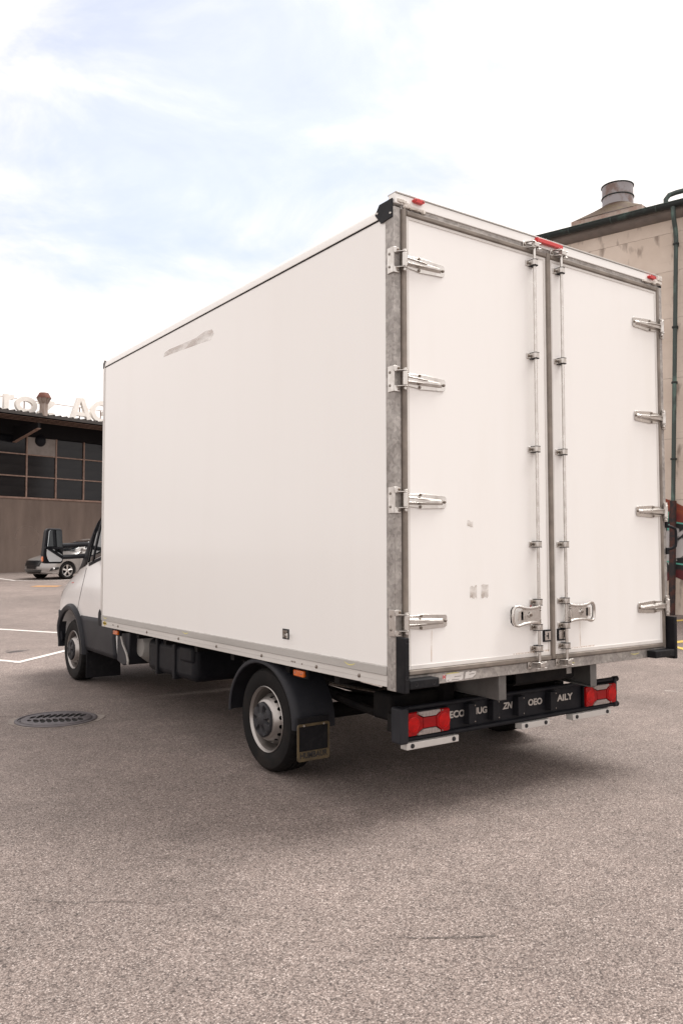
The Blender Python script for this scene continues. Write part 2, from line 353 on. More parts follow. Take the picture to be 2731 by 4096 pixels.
for row in (1, -1):
    for k in range(9):
        u = -.216+k*.052+(0 if row > 0 else -.008); vmax = math.sqrt(max(.25**2-u*u, .003))*.92; v0 = .022; v1_ = min(max(vmax, .09), .185)
        L_, R_ = [], []
        for i in range(9):
            q = i/8; v = v0+(v1_-v0)*q; bow = .040*math.sin(q*math.pi*.5)*(1)*(v1_-v0)/.16; wdt = (.005+.0195*math.sin(math.pi*(.08+.84*q)))*(.75 if v1_ < .11 else 1)
            cx_ = u-bow*.2+(bow if row > 0 else -bow*-1)
            L_.append((cx_-wdt, row*v)); R_.append((cx_+wdt, row*v))
        ct.prism(L_+R_[::-1], 'z', .0, .03)
ct.V = [(x+mh.location.x*0, y, z) for x, y, z in ct.V]
# boolean in the cover's own frame: move the cutter under the same root
def cut_local(o, mb):
    cm = mb.build('cutter', []); cm.matrix_world = o.parent.matrix_world @ Matrix.Translation(cm.location)
    q = o.modifiers.new('x', 'BOOLEAN'); q.operation = 'DIFFERENCE'; q.object = cm; q.solver = 'EXACT'
    bpy.context.view_layer.update(); dg = bpy.context.evaluated_depsgraph_get()
    me = bpy.data.meshes.new_from_object(o.evaluated_get(dg)); o.modifiers.clear(); old = o.data; o.data = me
    bpy.data.objects.remove(cm); bpy.data.meshes.remove(old); me.shade_smooth(); me.set_sharp_from_angle(angle=R(35))
bpy.context.view_layer.update(); cut_local(gr, ct)

# ================================================================== TRUCK
TX = (1.2, 3.3, 0)
T = root('box_truck', TX, 'white box truck with closed rear doors standing in the middle of the lot', 'truck', org=TX)
W, L = 2.4, 4.52
# ---- cargo body
for sx in (0, 1):
    f = (lambda a, b: (a, b)) if sx == 0 else (lambda a, b: (W-b, W-a))
    a, b = f(0, .06); sp = MB().box(a, b, .072, 4.49, .842, 3.258).build('side_panel', panel, T, bevel=.002)
    rl = [(-.006, 3.262), (-.006, 3.300), (.004, 3.322), (.022, 3.338), (.05, 3.346), (.10, 3.348), (.10, 3.262)]
    MB().prism([(x if sx == 0 else W-x, z) for x, z in rl], 'y', .05, 4.525).build('roof_rail', panel, T, bevel=.003)
    a, b = f(-.004, .02); MB().box(a, b, .072, 4.50, 3.2545, 3.2625).build('joint_strip', chas, T)
    a, b = f(-.006, .04); MB().box(a, b, 4.485, 4.53, .80, 3.262).build('front_edge_strip', alul, T, bevel=.004)
    a, b = f(-.009, .05); lt = MB().box(a, b, .074, 4.505, .797, .845).build('edge_trim', alu, T, bevel=.003)
    a, b = f(-.003, .05); lo = MB().box(a, b, .074, 4.49, .738, .797).build('lower_rail', alul, T, bevel=.002)
    bb = MB(); 
    a, b = f(-.0045, 0)
    MB().box(a, b, .08, 4.48, .7655, .7668).build('score_line', alu, lo)
    for y in (.32, .746, 1.398, 2.053, 2.712, 3.36, 4.05):
        o = Vector((-.003 if sx == 0 else W+.003, y, .769)); d = Vector((-1 if sx == 0 else 1, 0, 0))
        MB().lathe([(.0115, 0), (.0105, .004), (.006, .0065), (.001, .007)], o, d, 12).build('bolt', bolt, lo)
    if sx == 0:
        for y, z in ((.905, .768), (1.005, .772), (1.025, .772), (.985, .772), (4.17, .772), (4.19, .772)):
            MB().lathe([(.006, 0), (.004, .003), (.0005, .0035)], (-.003, y, z), (-1, 0, 0), 8).build('rivet', bolt, lo)
    a, b = f(-.010, -.004); cp = MB().prism([(.004, 3.340), (.118, 3.340), (.157, 3.293), (.104, 3.230), (.004, 3.237)], 'x', a, b).build('corner_cap', black, T, bevel=.002)
    for y, z in ((.135, 3.296), (.02, 3.262)): MB().lathe([(.007, 0), (.005, .004), (.0005, .0045)], (-.010 if sx == 0 else W+.010, y, z), (-1 if sx == 0 else 1, 0, 0), 10).build('rivet', steel, cp)
    a, b = f(-.010, -.003); MB().prism([(4.50, 3.262), (4.535, 3.25), (4.535, 3.30), (4.49, 3.33), (4.46, 3.318)], 'x', a, b).build('corner_cap', tankm, T, bevel=.002)
MB().box(.05, W-.05, .05, 4.515, 3.30, 3.344).build('roof_panel', panel, T)
MB().box(.06, W-.06, 4.45, 4.49, .75, 3.30).build('front_wall', panel, T)
MB().box(.05, W-.05, .05, 4.45, .745, .83).build('floor', chas, T)
for y in (.6, 1.15, 1.9, 2.5, 3.1, 3.7, 4.25): MB().box(.06, W-.06, y, y+.05, .68, .745).build('cross_member', chas, T)
# ---- rear frame
for sx in (0, 1):
    f = (lambda a, b: (a, b)) if sx == 0 else (lambda a, b: (W-b, W-a))
    a, b = f(-.005, .0435); MB().box(a, b, 0, .073, .722, 3.298).build('rear_pillar', galv, T, bevel=.004)
hd = MB().box(0, W, -.008, .05, 3.313, 3.366).build('rear_header', panel, T, bevel=.003)
MB().box(.004, W-.004, -.012, .06, 3.3665, 3.376).build('drip_strip', alu, hd, bevel=.002)
MB().box(.0445, W-.0445, -.001, .05, 3.288, 3.3125).build('header_beam', galv, T)
sill = MB().box(.0445, W-.0445, -.001, .06, .737, .796).build('rear_sill', galv, T, bevel=.003)
# peeling sealant at the header's corners
def blob(pts, y, t, m, name, parent):
    mb = MB(); n = len(pts); cx_ = sum(p[0] for p in pts)/n; cz = sum(p[1] for p in pts)/n
    vs_ = [(p[0], y, p[1]) for p in pts]+[(cx_+(p[0]-cx_)*.7, y-t*(.6+.4*random.random()), cz+(p[1]-cz)*.7) for p in pts]
    mb.add(vs_, [tuple(range(n, 2*n))]+[(i, (i+1) % n, n+(i+1) % n, n+i) for i in range(n)])
    return mb.build(name, m, parent, ang=25)
def ragged(x0, x1, z0, z1, n=9, amp=.35):
    P = []
    for k in range(n): P.append((x0+(x1-x0)*k/(n-1), z1+(z1-z0)*amp*(random.random()-.5)))
    for k in range(n-1, -1, -1): P.append((x0+(x1-x0)*k/(n-1), z0+(z1-z0)*amp*(random.random()-.5)))
    return P
for (x0, x1, z0, z1) in ((.012, .085, 3.318, 3.340), (.055, .112, 3.295, 3.328), (.10, .195, 3.298, 3.314), (.188, .212, 3.292, 3.317), (2.17, 2.26, 3.300, 3.318), (2.25, 2.33, 3.302, 3.326), (2.30, 2.395, 3.310, 3.335), (2.33, 2.40, 3.335, 3.372)):
    blob(ragged(x0, x1, z0, z1), -.007, .012, sealm, 'peeling_sealant', hd)
# ---- rear doors
def hinge(xc, z, s, parent):
    """s = +1: strap runs towards +x from the pillar"""
    X = lambda v: xc+s*v
    mb = MB()
    def bx(x0, x1, y0, y1, z0, z1, m=0):
        x0, x1 = X(x0), X(x1); mb.box(min(x0, x1), max(x0, x1), y0, y1, z0, z1, m)
    # pillar plate folded round the corner
    bx(-.0125, -.005, -.006, .046, z-.070, z+.068); bx(-.0125, .028, -.008, -.0015, z+.036, z+.068); bx(-.0125, .028, -.008, -.0015, z-.070, z-.038)
    # ears and pin
    for zz in (.040, -.044): mb.prism([(X(.006), -.004), (X(.030), -.006), (X(.062), -.022), (X(.060), -.040), (X(.044), -.048), (X(.030), -.040), (X(.006), -.014)], 'z', z+zz, z+zz+.005)
    mb.cyl((X(.046), -.030, z-.037), (X(.046), -.030, z+.038), .0165, n=16)
    mb.cyl((X(.046), -.030, z-.062), (X(.046), -.030, z+.050), .0065, n=10); mb.cyl((X(.046), -.030, z-.060), (X(.046), -.030, z-.047), .0105, n=6); mb.cyl((X(.046), -.030, z+.046), (X(.046), -.030, z+.054), .013, n=10)
    # strap
    prof = [(.052, -.028), (.075, -.033), (.150, -.040), (.168, -.044), (.332, -.036), (.345, -.028), (.347, .02), (.338, .030), (.168, .040), (.150, .036), (.075, .034), (.052, .030)]
    mb.prism([(X(x), z+h) for x, h in prof], 'y', -.012, -.0065)
    # pressed rib, tapered, double crown
    def rib(x0, x1, h0, h1, c0, c1, d):
        a = [(X(x0), z+c0-h0), (X(x1), z+c1-h1), (X(x1+s*0+.008), z+c1), (X(x1), z+c1+h1), (X(x0), z+c0+h0)]
        b = [(X(x0), z+c0-h0*.45), (X(x1-.02), z+c1-h1*.4), (X(x1-.012), z+c1), (X(x1-.02), z+c1+h1*.4), (X(x0), z+c0+h0*.45)]
        n = 5; mb.add([(p[0], -.0115, p[1]) for p in a]+[(p[0], -.012-d, p[1]) for p in b], [tuple(range(n, 2*n))]+[(i, (i+1) % n, n+(i+1) % n, n+i) for i in range(n)])
    rib(.050, .318, .025, .015, 0, -.004, .016); rib(.050, .215, .0085, .004, .014, .006, .024); rib(.050, .20, .008, .004, -.013, -.012, .022)
    for x, h in ((.160, .030), (.160, -.033), (.334, -.002)): mb.lathe([(.0085, -.012), (.0085, -.0165), (.0055, -.020), (.001, -.0195)], (X(x), 0, z+h), (0, 1, 0), 10, 1)
    for x, h in ((.018, .054), (.018, -.056)): mb.lathe([(.0075, -.008), (.007, -.012), (.001, -.0135)], (X(x), 0, z+h), (0, 1, 0), 10, 1)
    for y, h in ((.028, .034), (.028, -.036)): mb.lathe([(.0075, 0), (.007, .004), (.001, .0055)], (X(-.0125), y, z+h), (-s, 0, 0), 10, 1)
    return mb.build('hinge', [steel, bolt], parent, bevel=.0015, ang=30)
def clampb(x, z, parent, keeper=0):
    mb = MB()
    if not keeper:
        mb.box(x-.046, x-.014, -.012, -.0045, z-.017, z+.017)
        mb.prism([(x-.021, -.0045), (x-.021, -.044), (x-.012, -.054), (x+.012, -.054), (x+.019, -.044), (x+.019, -.0045)], 'z', z-.016, z+.016)
        mb.prism([(x-.022, -.0045), (x-.022, -.045), (x-.012, -.056), (x+.012, -.056), (x+.021, -.045), (x+.021, -.0045)], 'z', z+.0155, z+.019, 2)
        mb.prism([(x-.022, -.0045), (x-.022, -.045), (x-.012, -.056), (x+.012, -.056), (x+.021, -.045), (x+.021, -.0045)], 'z', z-.019, z-.0155, 2)
        mb.lathe([(.010, -.012), (.009, -.017), (.001, -.020)], (x-.033, 0, z), (0, 1, 0), 10, 1)
        return mb.build('bar_bracket', [steel, bolt, black], parent, bevel=.0025, ang=30)
    k = keeper
    mb.box(x-.070, x-.040, -.012, -.002, z-.020, z+.020); mb.lathe([(.009, -.012), (.008, -.018), (.001, -.020)], (x-.056, 0, z), (0, 1, 0), 10, 1)
    for zz in (-.020, .015): mb.prism([(x-.05, -.002), (x-.05, -.016), (x-.03, -.052), (x-.004, -.058), (x-.004, -.046), (x-.02, -.036), (x-.03, -.002)], 'z', z+zz, z+zz+.005)
    mb.prism([(x-.018, -.03), (x-.014, -.058), (x+.016, -.060), (x+.030, -.048), (x+.026, -.026)], 'z', z-.012, z+.014)
    for zz in (-.022, .012): mb.prism([(x+.018, -.04), (x+.045, -.052), (x+.046, -.042), (x+.03, -.03)], 'z', z+zz, z+zz+.006)
    mb.box(x+.026, x+.038, -.046, -.002, z-.020, z+.020)
    return mb.build('bar_keeper', [steel, bolt, black], parent, bevel=.0015, ang=30)
def paddle(x, z, s, parent):
    X = lambda v: x+s*v
    mb = MB()
    outl = [(.0, .050), (.04, .043), (.10, .041), (.15, .047), (.19, .056), (.212, .052), (.226, .034), (.230, 0), (.226, -.034), (.212, -.052), (.19, -.057), (.15, -.048), (.10, -.042), (.04, -.044), (0, -.052)]
    def yy(v): return -.052-.012*math.sin(v/.23*math.pi)
    mb.tube([(X(u), yy(u), z+h) for u, h in outl], .0095, 8)
    pl = [(.0, .048), (.05, .041), (.10, .039), (.145, .043), (.165, .030), (.165, -.030), (.145, -.044), (.10, -.040), (.05, -.042), (0, -.05)]
    mb.prism([(X(u), z+h) for u, h in pl], 'y', -.056, -.050)
    mb.box(min(X(.018), X(.13)), max(X(.018), X(.13)), -.059, -.055, z-.022, z+.022)
    mb.cyl((X(.095), -.056, z+.002), (X(.095), -.068, z+.002), .020, .015, 16); mb.cyl((X(.095), -.066, z+.002), (X(.095), -.073, z+.002), .0085, n=10, m=1)
    mb.box(min(X(.145), X(.188)), max(X(.145), X(.188)), -.056, -.052, z-.026, z+.026)
    mb.box(min(X(-.012), X(.008)), max(X(-.012), X(.008)), -.050, -.030, z-.054, z+.054)
    for h in (.040, .026, -.030, -.043): mb.lathe([(.005, -.050), (.004, -.054), (.0005, -.055)], (X(.0), -.006, z+h), (0, 1, 0), 8, 1)
    mb.prism([(X(.185), z+.058), (X(.218), z+.054), (X(.236), z+.035), (X(.238), z), (X(.236), z-.035), (X(.218), z-.054), (X(.185), z-.06), (X(.19), z-.052), (X(.212), z-.045), (X(.222), z-.03), (X(.224), z), (X(.222), z+.03), (X(.212), z+.045), (X(.19), z+.05)], 'y', -.046, -.040, 2)
    return mb.build('paddle_handle', [steel, bolt, black], parent, bevel=.0012, ang=40)
HZ = (3.005, 2.366, 1.722, 1.078)
BZ = (3.192, 2.625, 2.060, 1.493, 1.150, 1.002, .878)
for s in (1, -1):
    x0, x1 = (.0765, 1.184) if s == 1 else (1.226, W-.0765)
    D = MB().box(x0, x1, -.0045, .045, .829, 3.256).build('rear_door', doorp, T, bevel=.002)
    # raised white edge profile
    for (a, b, c, d) in ((x0, x0+.017, .829, 3.256), (x1-.017, x1, .829, 3.256), (x0+.017, x1-.017, 3.240, 3.256), (x0+.017, x1-.017, .829, .851)):
        MB().box(a, b, -.0085, -.004, c, d).build('edge_profile', trimw, D, bevel=.0015)
    gk = MB(); go_ = (.0455, .076) if s == 1 else (W-.076, W-.0455)
    def ring(pr, a, b, ax): gk.prism(pr, ax, a, b)
    gk.prism([(go_[0], .02), (go_[0], -.008), (go_[0]+.006, -.016), (go_[1]-.006, -.016), (go_[1], -.006), (go_[1], .02)], 'z', .797, 3.288)
    for za, zb in ((.7975, .8285), (3.2565, 3.2875)):
        xa, xb = (x0, x1) if s == 1 else (x0, x1)
        gk.prism([(.02, za), (-.008, za), (-.016, za+.006), (-.016, zb-.006), (-.006, zb), (.02, zb)], 'x', xa+.0005 if s == 1 else xa, xb)
    gk.build('gasket', gask, D, bevel=.002)
    for z in HZ: hinge(0 if s == 1 else W, z, s, D)
    bx_ = 1.055 if s == 1 else 1.300
    MB().cyl((bx_, -.036, .775), (bx_, -.036, 3.305), .0095, n=14).build('locking_bar', steel, D)
    for z in BZ: clampb(bx_, z, D)
    clampb(bx_, .780, D, 1); clampb(bx_, 3.300, D, 1)
    paddle(bx_+(-.01 if s == 1 else .014), 1.078, -s, D)
    lp = MB(); la, lb = (1.120, 1.182) if s == 1 else (1.246, 1.334)
    lp.box(la, lb, -.016, -.004, .910, .981); lp.box(la+.006, lb-.006, -.020, -.0155, .919, .972, 1)
    cx_ = la+.034 if s == 1 else lb-.034
    lp.box(cx_-.004, cx_+.003, -.0215, -.0195, .926, .964, 0); lp.box(min(cx_, cx_-s*.018), max(cx_, cx_-s*.018), -.0215, -.0195, .941, .949, 0)
    for h in (.926, .966): lp.lathe([(.003, -.020), (.001, -.022)], (la+.012 if s == -1 else lb-.012, 0, h), (0, 1, 0), 8, 2)
    lp.build('lock_plate', [black, steel, bolt], D, bevel=.001)
    def mark(pts, m, nm, y=-.0062): MB().add([(p[0], y, p[1]) for p in pts], [tuple(range(len(pts)))]).build(nm, m, D)
    if s == 1:
        mark(ragged(.508, .552, 1.590, 1.622, 6), smear, 'grime_smear'); mark(ragged(.525, .578, 1.188, 1.256, 6, .2), smear, 'grime_smear'); mark(ragged(.612, .668, 1.192, 1.266, 6, .2), smear, 'grime_smear')
        mark([(.235, .86), (.238, 1.03), (.242, 1.03), (.24, .86)], rustm, 'rust_run'); mark([(.86, .853), (.86, .858), (1.17, .862), (1.17, .853)], rustm, 'rust_run', -.0095)
        mark([(1.008, 1.118), (1.024, 1.118), (1.022, 1.148)], stickr, 'red_sticker')
    else:
        mark([(1.462, .86), (1.459, 1.02), (1.464, 1.02), (1.467, .86)], rustm, 'rust_run'); mark([(1.31, .853), (1.31, .857), (1.60, .862), (1.60, .854)], rustm, 'rust_run', -.0095)
        MB().prism([(2.366, -.0015), (2.366, -.008), (2.400, -.008), (2.410, 0)], 'z', 1.45, 1.475)
MB().prism([(1.1855, .02), (1.1855, -.010), (1.192, -.020), (1.217, -.020), (1.2245, -.010), (1.2245, .02)], 'z', .805, 3.287).build('center_seal', gask, T, bevel=.002)
gh = MB(); gh.tube([(2.402, -.008, 1.462), (2.425, -.028, 1.470), (2.448, -.040, 1.486), (2.452, -.042, 1.51), (2.452, -.042, 1.585), (2.448, -.040, 1.606), (2.425, -.026, 1.618), (2.402, -.008, 1.626)], .010, 8)
gh.box(2.388, 2.412, -.014, -.0012, 1.430, 1.475); gh.box(2.388, 2.412, -.014, -.0012, 1.612, 1.655)
gh.build('grab_handle', black, T, bevel=.002)
# header lamps
for a, b, z, s in ((.117, .190, 3.349, 0), (2.228, 2.305, 3.342, 0)):
    mb = MB(); h = .011; mb.prism([(a+h, z-h), (b-h, z-h), (b, z-.004), (b, z+.004), (b-h, z+h), (a+h, z+h), (a, z+.004), (a, z-.004)], 'y', -.030, -.0075)
    for q in (a+.012, b-.012): mb.cyl((q, -.029, z), (q, -.0315, z), .004, n=8, m=1)
    mb.build('marker_lamp', [redm, ink], T, bevel=.003)
MB().prism([(1.092, 3.334), (1.322, 3.334), (1.326, 3.34), (1.326, 3.358), (1.092, 3.362)], 'y', -.032, -.0075).build('brake_lamp', redm, T, bevel=.003)
# rubber buffers
def buffer(x0, x1, y0, y1, z0, z1, holes, ax):
    o = MB().box(x0, x1, y0, y1, z0, z1).build('rubber_buffer', rubber, T, bevel=.006, seg=2)
    for (hx, hz) in holes:
        MB().lathe([(.0115, -.0012), (.009, -.0008), (.0088, .004), (.0005, .004)], (hx, y0, hz), (0, 1, 0), 14, 0).build('bolt_hole', ink, o)
    return o
buffer(-.004, .030, -.072, -.0015, .720, 1.006, [(.013, .985), (.013, .80)], 0)
buffer(.032, .235, -.072, -.0022, .738, .786, [(.075, .762), (.195, .762)], 0)
buffer(2.366, 2.398, -.072, -.0015, .722, 1.006, [(2.382, .97), (2.382, .80)], 0)
buffer(2.150, 2.364, -.072, -.0022, .740, .788, [(2.20, .764), (2.315, .764)], 0)
# stickers and chalk on the sill and trim
MB().add([(x, -.0025, z) for x, z in ((.345, .744), (.40, .742), (.46, .744), (.47, .752), (.472, .775), (.478, .788), (.43, .785), (.35, .783), (.342, .765))], [tuple(range(9))]).build('torn_label', sticker, sill)
MB().add([(x, -.0025, z) for x, z in ((.482, .748), (.54, .750), (.565, .765), (.572, .784), (.54, .786), (.525, .780), (.51, .787), (.49, .782), (.486, .77))], [tuple(range(9))]).build('torn_label', sticker, sill)
tl = MB()
for k, (xa, xb, z) in enumerate(((.405, .455, .766), (.352, .366, .751), (.385, .440, .750), (.515, .555, .770))): tl.box(xa, xb, -.0036, -.0026, z-.0018, z+.0018)
tl.build('label_print', mat('print_grey', (.28, .26, .25), .7), sill)
MB().box(.318, .340, -.0035, -.0015, .758, .784).build('small_sticker', sticker, sill); MB().box(.320, .325, -.0045, -.0036, .760, .782).box(.333, .338, -.0045, -.0036, .760, .782).box(.327, .331, -.0045, -.0036, .767, .776).build('sticker_print', stickr, sill)
def chalk(c, wd, dz, ax, parent, n=10, th=.005):
    mb = MB(); vs_ = []
    for i in range(n+1):
        q = i/n*2-1; u = c[0]+q*wd/2; z = c[1]+dz*(q*q); t_ = th*(1-.5*q*q)
        for k in (-1, 1): vs_.append((u, -.0036, z+k*t_/2) if ax == 'x' else (-.0105, u, z+k*t_/2))
    mb.add(vs_, [(2*i, 2*i+1, 2*i+3, 2*i+2) for i in range(n)]); mb.build('chalk_mark', yell, parent)
chalk((.39, .787), .10, -.002, 'x', sill); chalk((1.365, .768), .09, -.006, 'x', sill); chalk((2.02, .772), .09, .006, 'x', sill)
for c in bpy.data.objects:
    if c.name == 'edge_trim': trimL = c
for y in (.40, 2.57, 4.38): chalk((y, .820), .10, .012, 'y', trimL, th=.006)
# stains on the side wall
spL = bpy.data.objects['side_panel']
def sm(pts, m, nm): MB().add([(-.0018, p[0], p[1]) for p in pts], [tuple(range(len(pts)))]).build(nm, m, spL)
sm([(3.06, 3.080), (2.8, 3.070), (2.5, 3.055), (2.3, 3.045), (2.18, 3.035), (2.13, 3.075), (2.16, 3.115), (2.28, 3.125), (2.45, 3.108), (2.7, 3.115), (2.95, 3.122), (3.05, 3.112)], residue, 'tape_residue')
sm([(.08, .843), (.08, .8475), (1.5, .8465), (3.0, .847), (4.45, .8465), (4.45, .843)], mat('edge_grime', (.34, .26, .21), .8, alpha=(9, .42, .7, .6)), 'edge_grime')
# side latch
lt_ = MB(); lt_.box(-.004, .0, 1.058, 1.134, .902, .966); lt_.box(-.009, -.003, 1.068, 1.125, .912, .957, 1); lt_.box(-.014, -.008, 1.075, 1.112, .920, .930, 1); lt_.box(-.014, -.008, 1.075, 1.112, .940, .950, 1)
lt_.cyl((-.008, 1.096, .934), (-.034, 1.030, .930), .005, n=10, m=2); lt_.cyl((-.034, 1.030, .914), (-.034, 1.030, .946), .005, n=10, m=2)
lt_.build('side_latch', [ink, bolt, steel], T, bevel=.001)
# side markers + maker's label
for y0 in (.945, 4.165):
    mk = MB().box(.030, .052, y0, y0+.116, .676, .716).build('side_marker', amber, T, bevel=.006)
    MB().box(.053, .075, y0-.008, y0+.124, .664, .728).build('backing', black, mk, bevel=.004)
    for q in (.02, .096): MB().lathe([(.006, 0), (.001, .002)], (.030, y0+q, .696), (-1, 0, 0), 10).build('screw', bolt, mk)
    MB().box(.050, .085, y0+.03, y0+.08, .70, .742).build('bracket', chas, mk)
lb = MB().prism([(4.455, .760), (4.425, .760), (4.408, .746), (4.391, .760), (4.360, .760), (4.360, .783), (4.391, .783), (4.408, .796), (4.425, .783), (4.455, .783)], 'x', -.0052, -.0032).build('maker_label', labely, bpy.data.objects['lower_rail'])
MB().text('HUMBAUR', (-.0054, 4.450, .766), (0, -1, 0), (0, 0, 1), (-1, 0, 0), .085, .012, .0008).build('label_lettering', ink, lb)
MB().prism([(4.505, .74), (4.565, .74), (4.565, .86), (4.545, .885), (4.53, .90), (4.505, .875)], 'x', -.016, -.010).build('corner_bracket', black, T, bevel=.002)

# ---- wheels
def wheel(xo, y, s, name='wheel'):
    """xo: outer face x; s=+1 the tyre runs towards +x from the outer face"""
    r0 = .345; mb = MB(); n = 120; prof = [(.205, .018), (.222, .010), (.245, .004), (.285, .000), (.315, .004), (.332, .020), (.340, .034), (.3435, .048), (.3435, .076), (.335, .078), (.335, .084), (.345, .086), (.345, .110), (.336, .112), (.336, .118), (.345, .120), (.345, .144), (.335, .146), (.335, .152), (.3435, .154), (.3435, .182), (.340, .196), (.332, .210), (.315, .222), (.285, .228), (.245, .224), (.205, .210)]
    c = Vector((xo, y, r0)); vs_ = []
    for i, (r, h) in enumerate(prof):
        for k in range(n):
            a = 2*math.pi*k/n; rr = r
            blk = (k+(2 if i > 13 else 0)) % 4
            if i in (5, 6, 7, 8, 19, 20, 21, 22) and blk == 0: rr = r-(.008 if i not in (5, 22) else .004)
            if i in (11, 12, 15, 16) and (k % 5) == 0: rr = r-.006
            vs_.append((c.x+s*h, c.y+math.cos(a)*rr, max(c.z+math.sin(a)*rr, .0015)))
    fs = [(i*n+k, i*n+(k+1) % n, (i+1)*n+(k+1) % n, (i+1)*n+k) for i in range(len(prof)-1) for k in range(n)]
    Wh = root('tmp', (0, 0, 0), 'x', 'x')
    bpy.data.objects.remove(Wh)
    ty = mb.add(vs_, fs).build('wheel', tyrem, T, ang=28)
    # rim: flange, barrel and dished disc
    rim = MB(); rim.lathe([(.212, .020), (.217, .008), (.213, .004), (.207, .010), (.203, .022), (.193, .030), (.188, .060), (.178, .095), (.170, .10), (.170, .20), (.176, .20), (.20, .05)], (xo, y, r0), (s, 0, 0), 56, closed=True)
    rim.M = [1 if 4*56 <= i < 10*56 else 0 for i in range(len(rim.M))]
    ro = rim.build('rim', [rimm, rim_shade], ty, ang=50)
    ds = MB(); ds.lathe([(.171, .105), (.170, .085), (.165, .064), (.136, .012), (.130, .002), (.121, -.005), (.108, -.008), (.0, -.008), (.0, .000), (.108, .000), (.119, .002), (.127, .010), (.132, .019), (.159, .068), (.162, .103)], (xo, y, r0), (s, 0, 0), 64, closed=False)
    do = ds.build('wheel_disc', rimm, ty, ang=50)
    cm = MB()
    for k in range(16):
        a = 2*math.pi*(k+.5)/16; d = Vector((0, math.cos(a), math.sin(a))); p = Vector((xo, y, r0))+d*.150+Vector((s*.038, 0, 0)); ax = (d*.87+Vector((-s*.49, 0, 0))).normalized()
        cm.cyl(p-ax*.045, p+ax*.04, .0150, n=12)
    me_cut = cm.build('cutter', []); me_cut.location = Vector(me_cut.location)
    q = do.modifiers.new('x', 'BOOLEAN'); q.operation = 'DIFFERENCE'; q.object = me_cut; q.solver = 'EXACT'
    bpy.context.view_layer.update(); dg = bpy.context.evaluated_depsgraph_get(); me = bpy.data.meshes.new_from_object(do.evaluated_get(dg)); do.modifiers.clear(); do.data = me; bpy.data.objects.remove(me_cut); me.shade_smooth(); me.set_sharp_from_angle(angle=R(40))
    # hub cap with six lug pockets
    hb = MB(); nn = 72; rings = [(.112, -.004), (.112, -.020), (.105, -.028), (.090, -.031), (.074, -.031), (.056, -.031), (.040, -.032), (.036, -.035), (.0, -.035)]; vs_ = []
    for r, h in rings:
        for k in range(nn):
            a = 2*math.pi*k/nn; hh = h; rr = r
            lug = math.cos(6*a)
            if .050 < r < .095 and lug > .15: hh = h+.026*min(1, (lug-.15)*2.2)
            if r > .1 and lug < -.6: rr = r+.004
            vs_.append((xo+s*hh, y+math.cos(a)*rr, r0+math.sin(a)*rr))
    hb.add(vs_, [(i*nn+k, i*nn+(k+1) % nn, (i+1)*nn+(k+1) % nn, (i+1)*nn+k) for i in range(len(rings)-1) for k in range(nn)])
    hb.build('hub_cap', hubm, ty, ang=50)
    dk = MB().lathe([(.0, .07), (.168, .07)], (xo, y, r0), (s, 0, 0), 40).build('brake_drum', chas, ty)
    return ty
YR, YF = 1.425, 6.10
w1 = wheel(.038, YR, 1); wheel(W-.038, YR, -1); 
dup(w1, T, (.182, YF-YR, 0)); 
w4 = [o for o in bpy.data.objects if o.name == 'wheel.001'][0]; dup(w4, T, (-.182, YF-YR, 0))
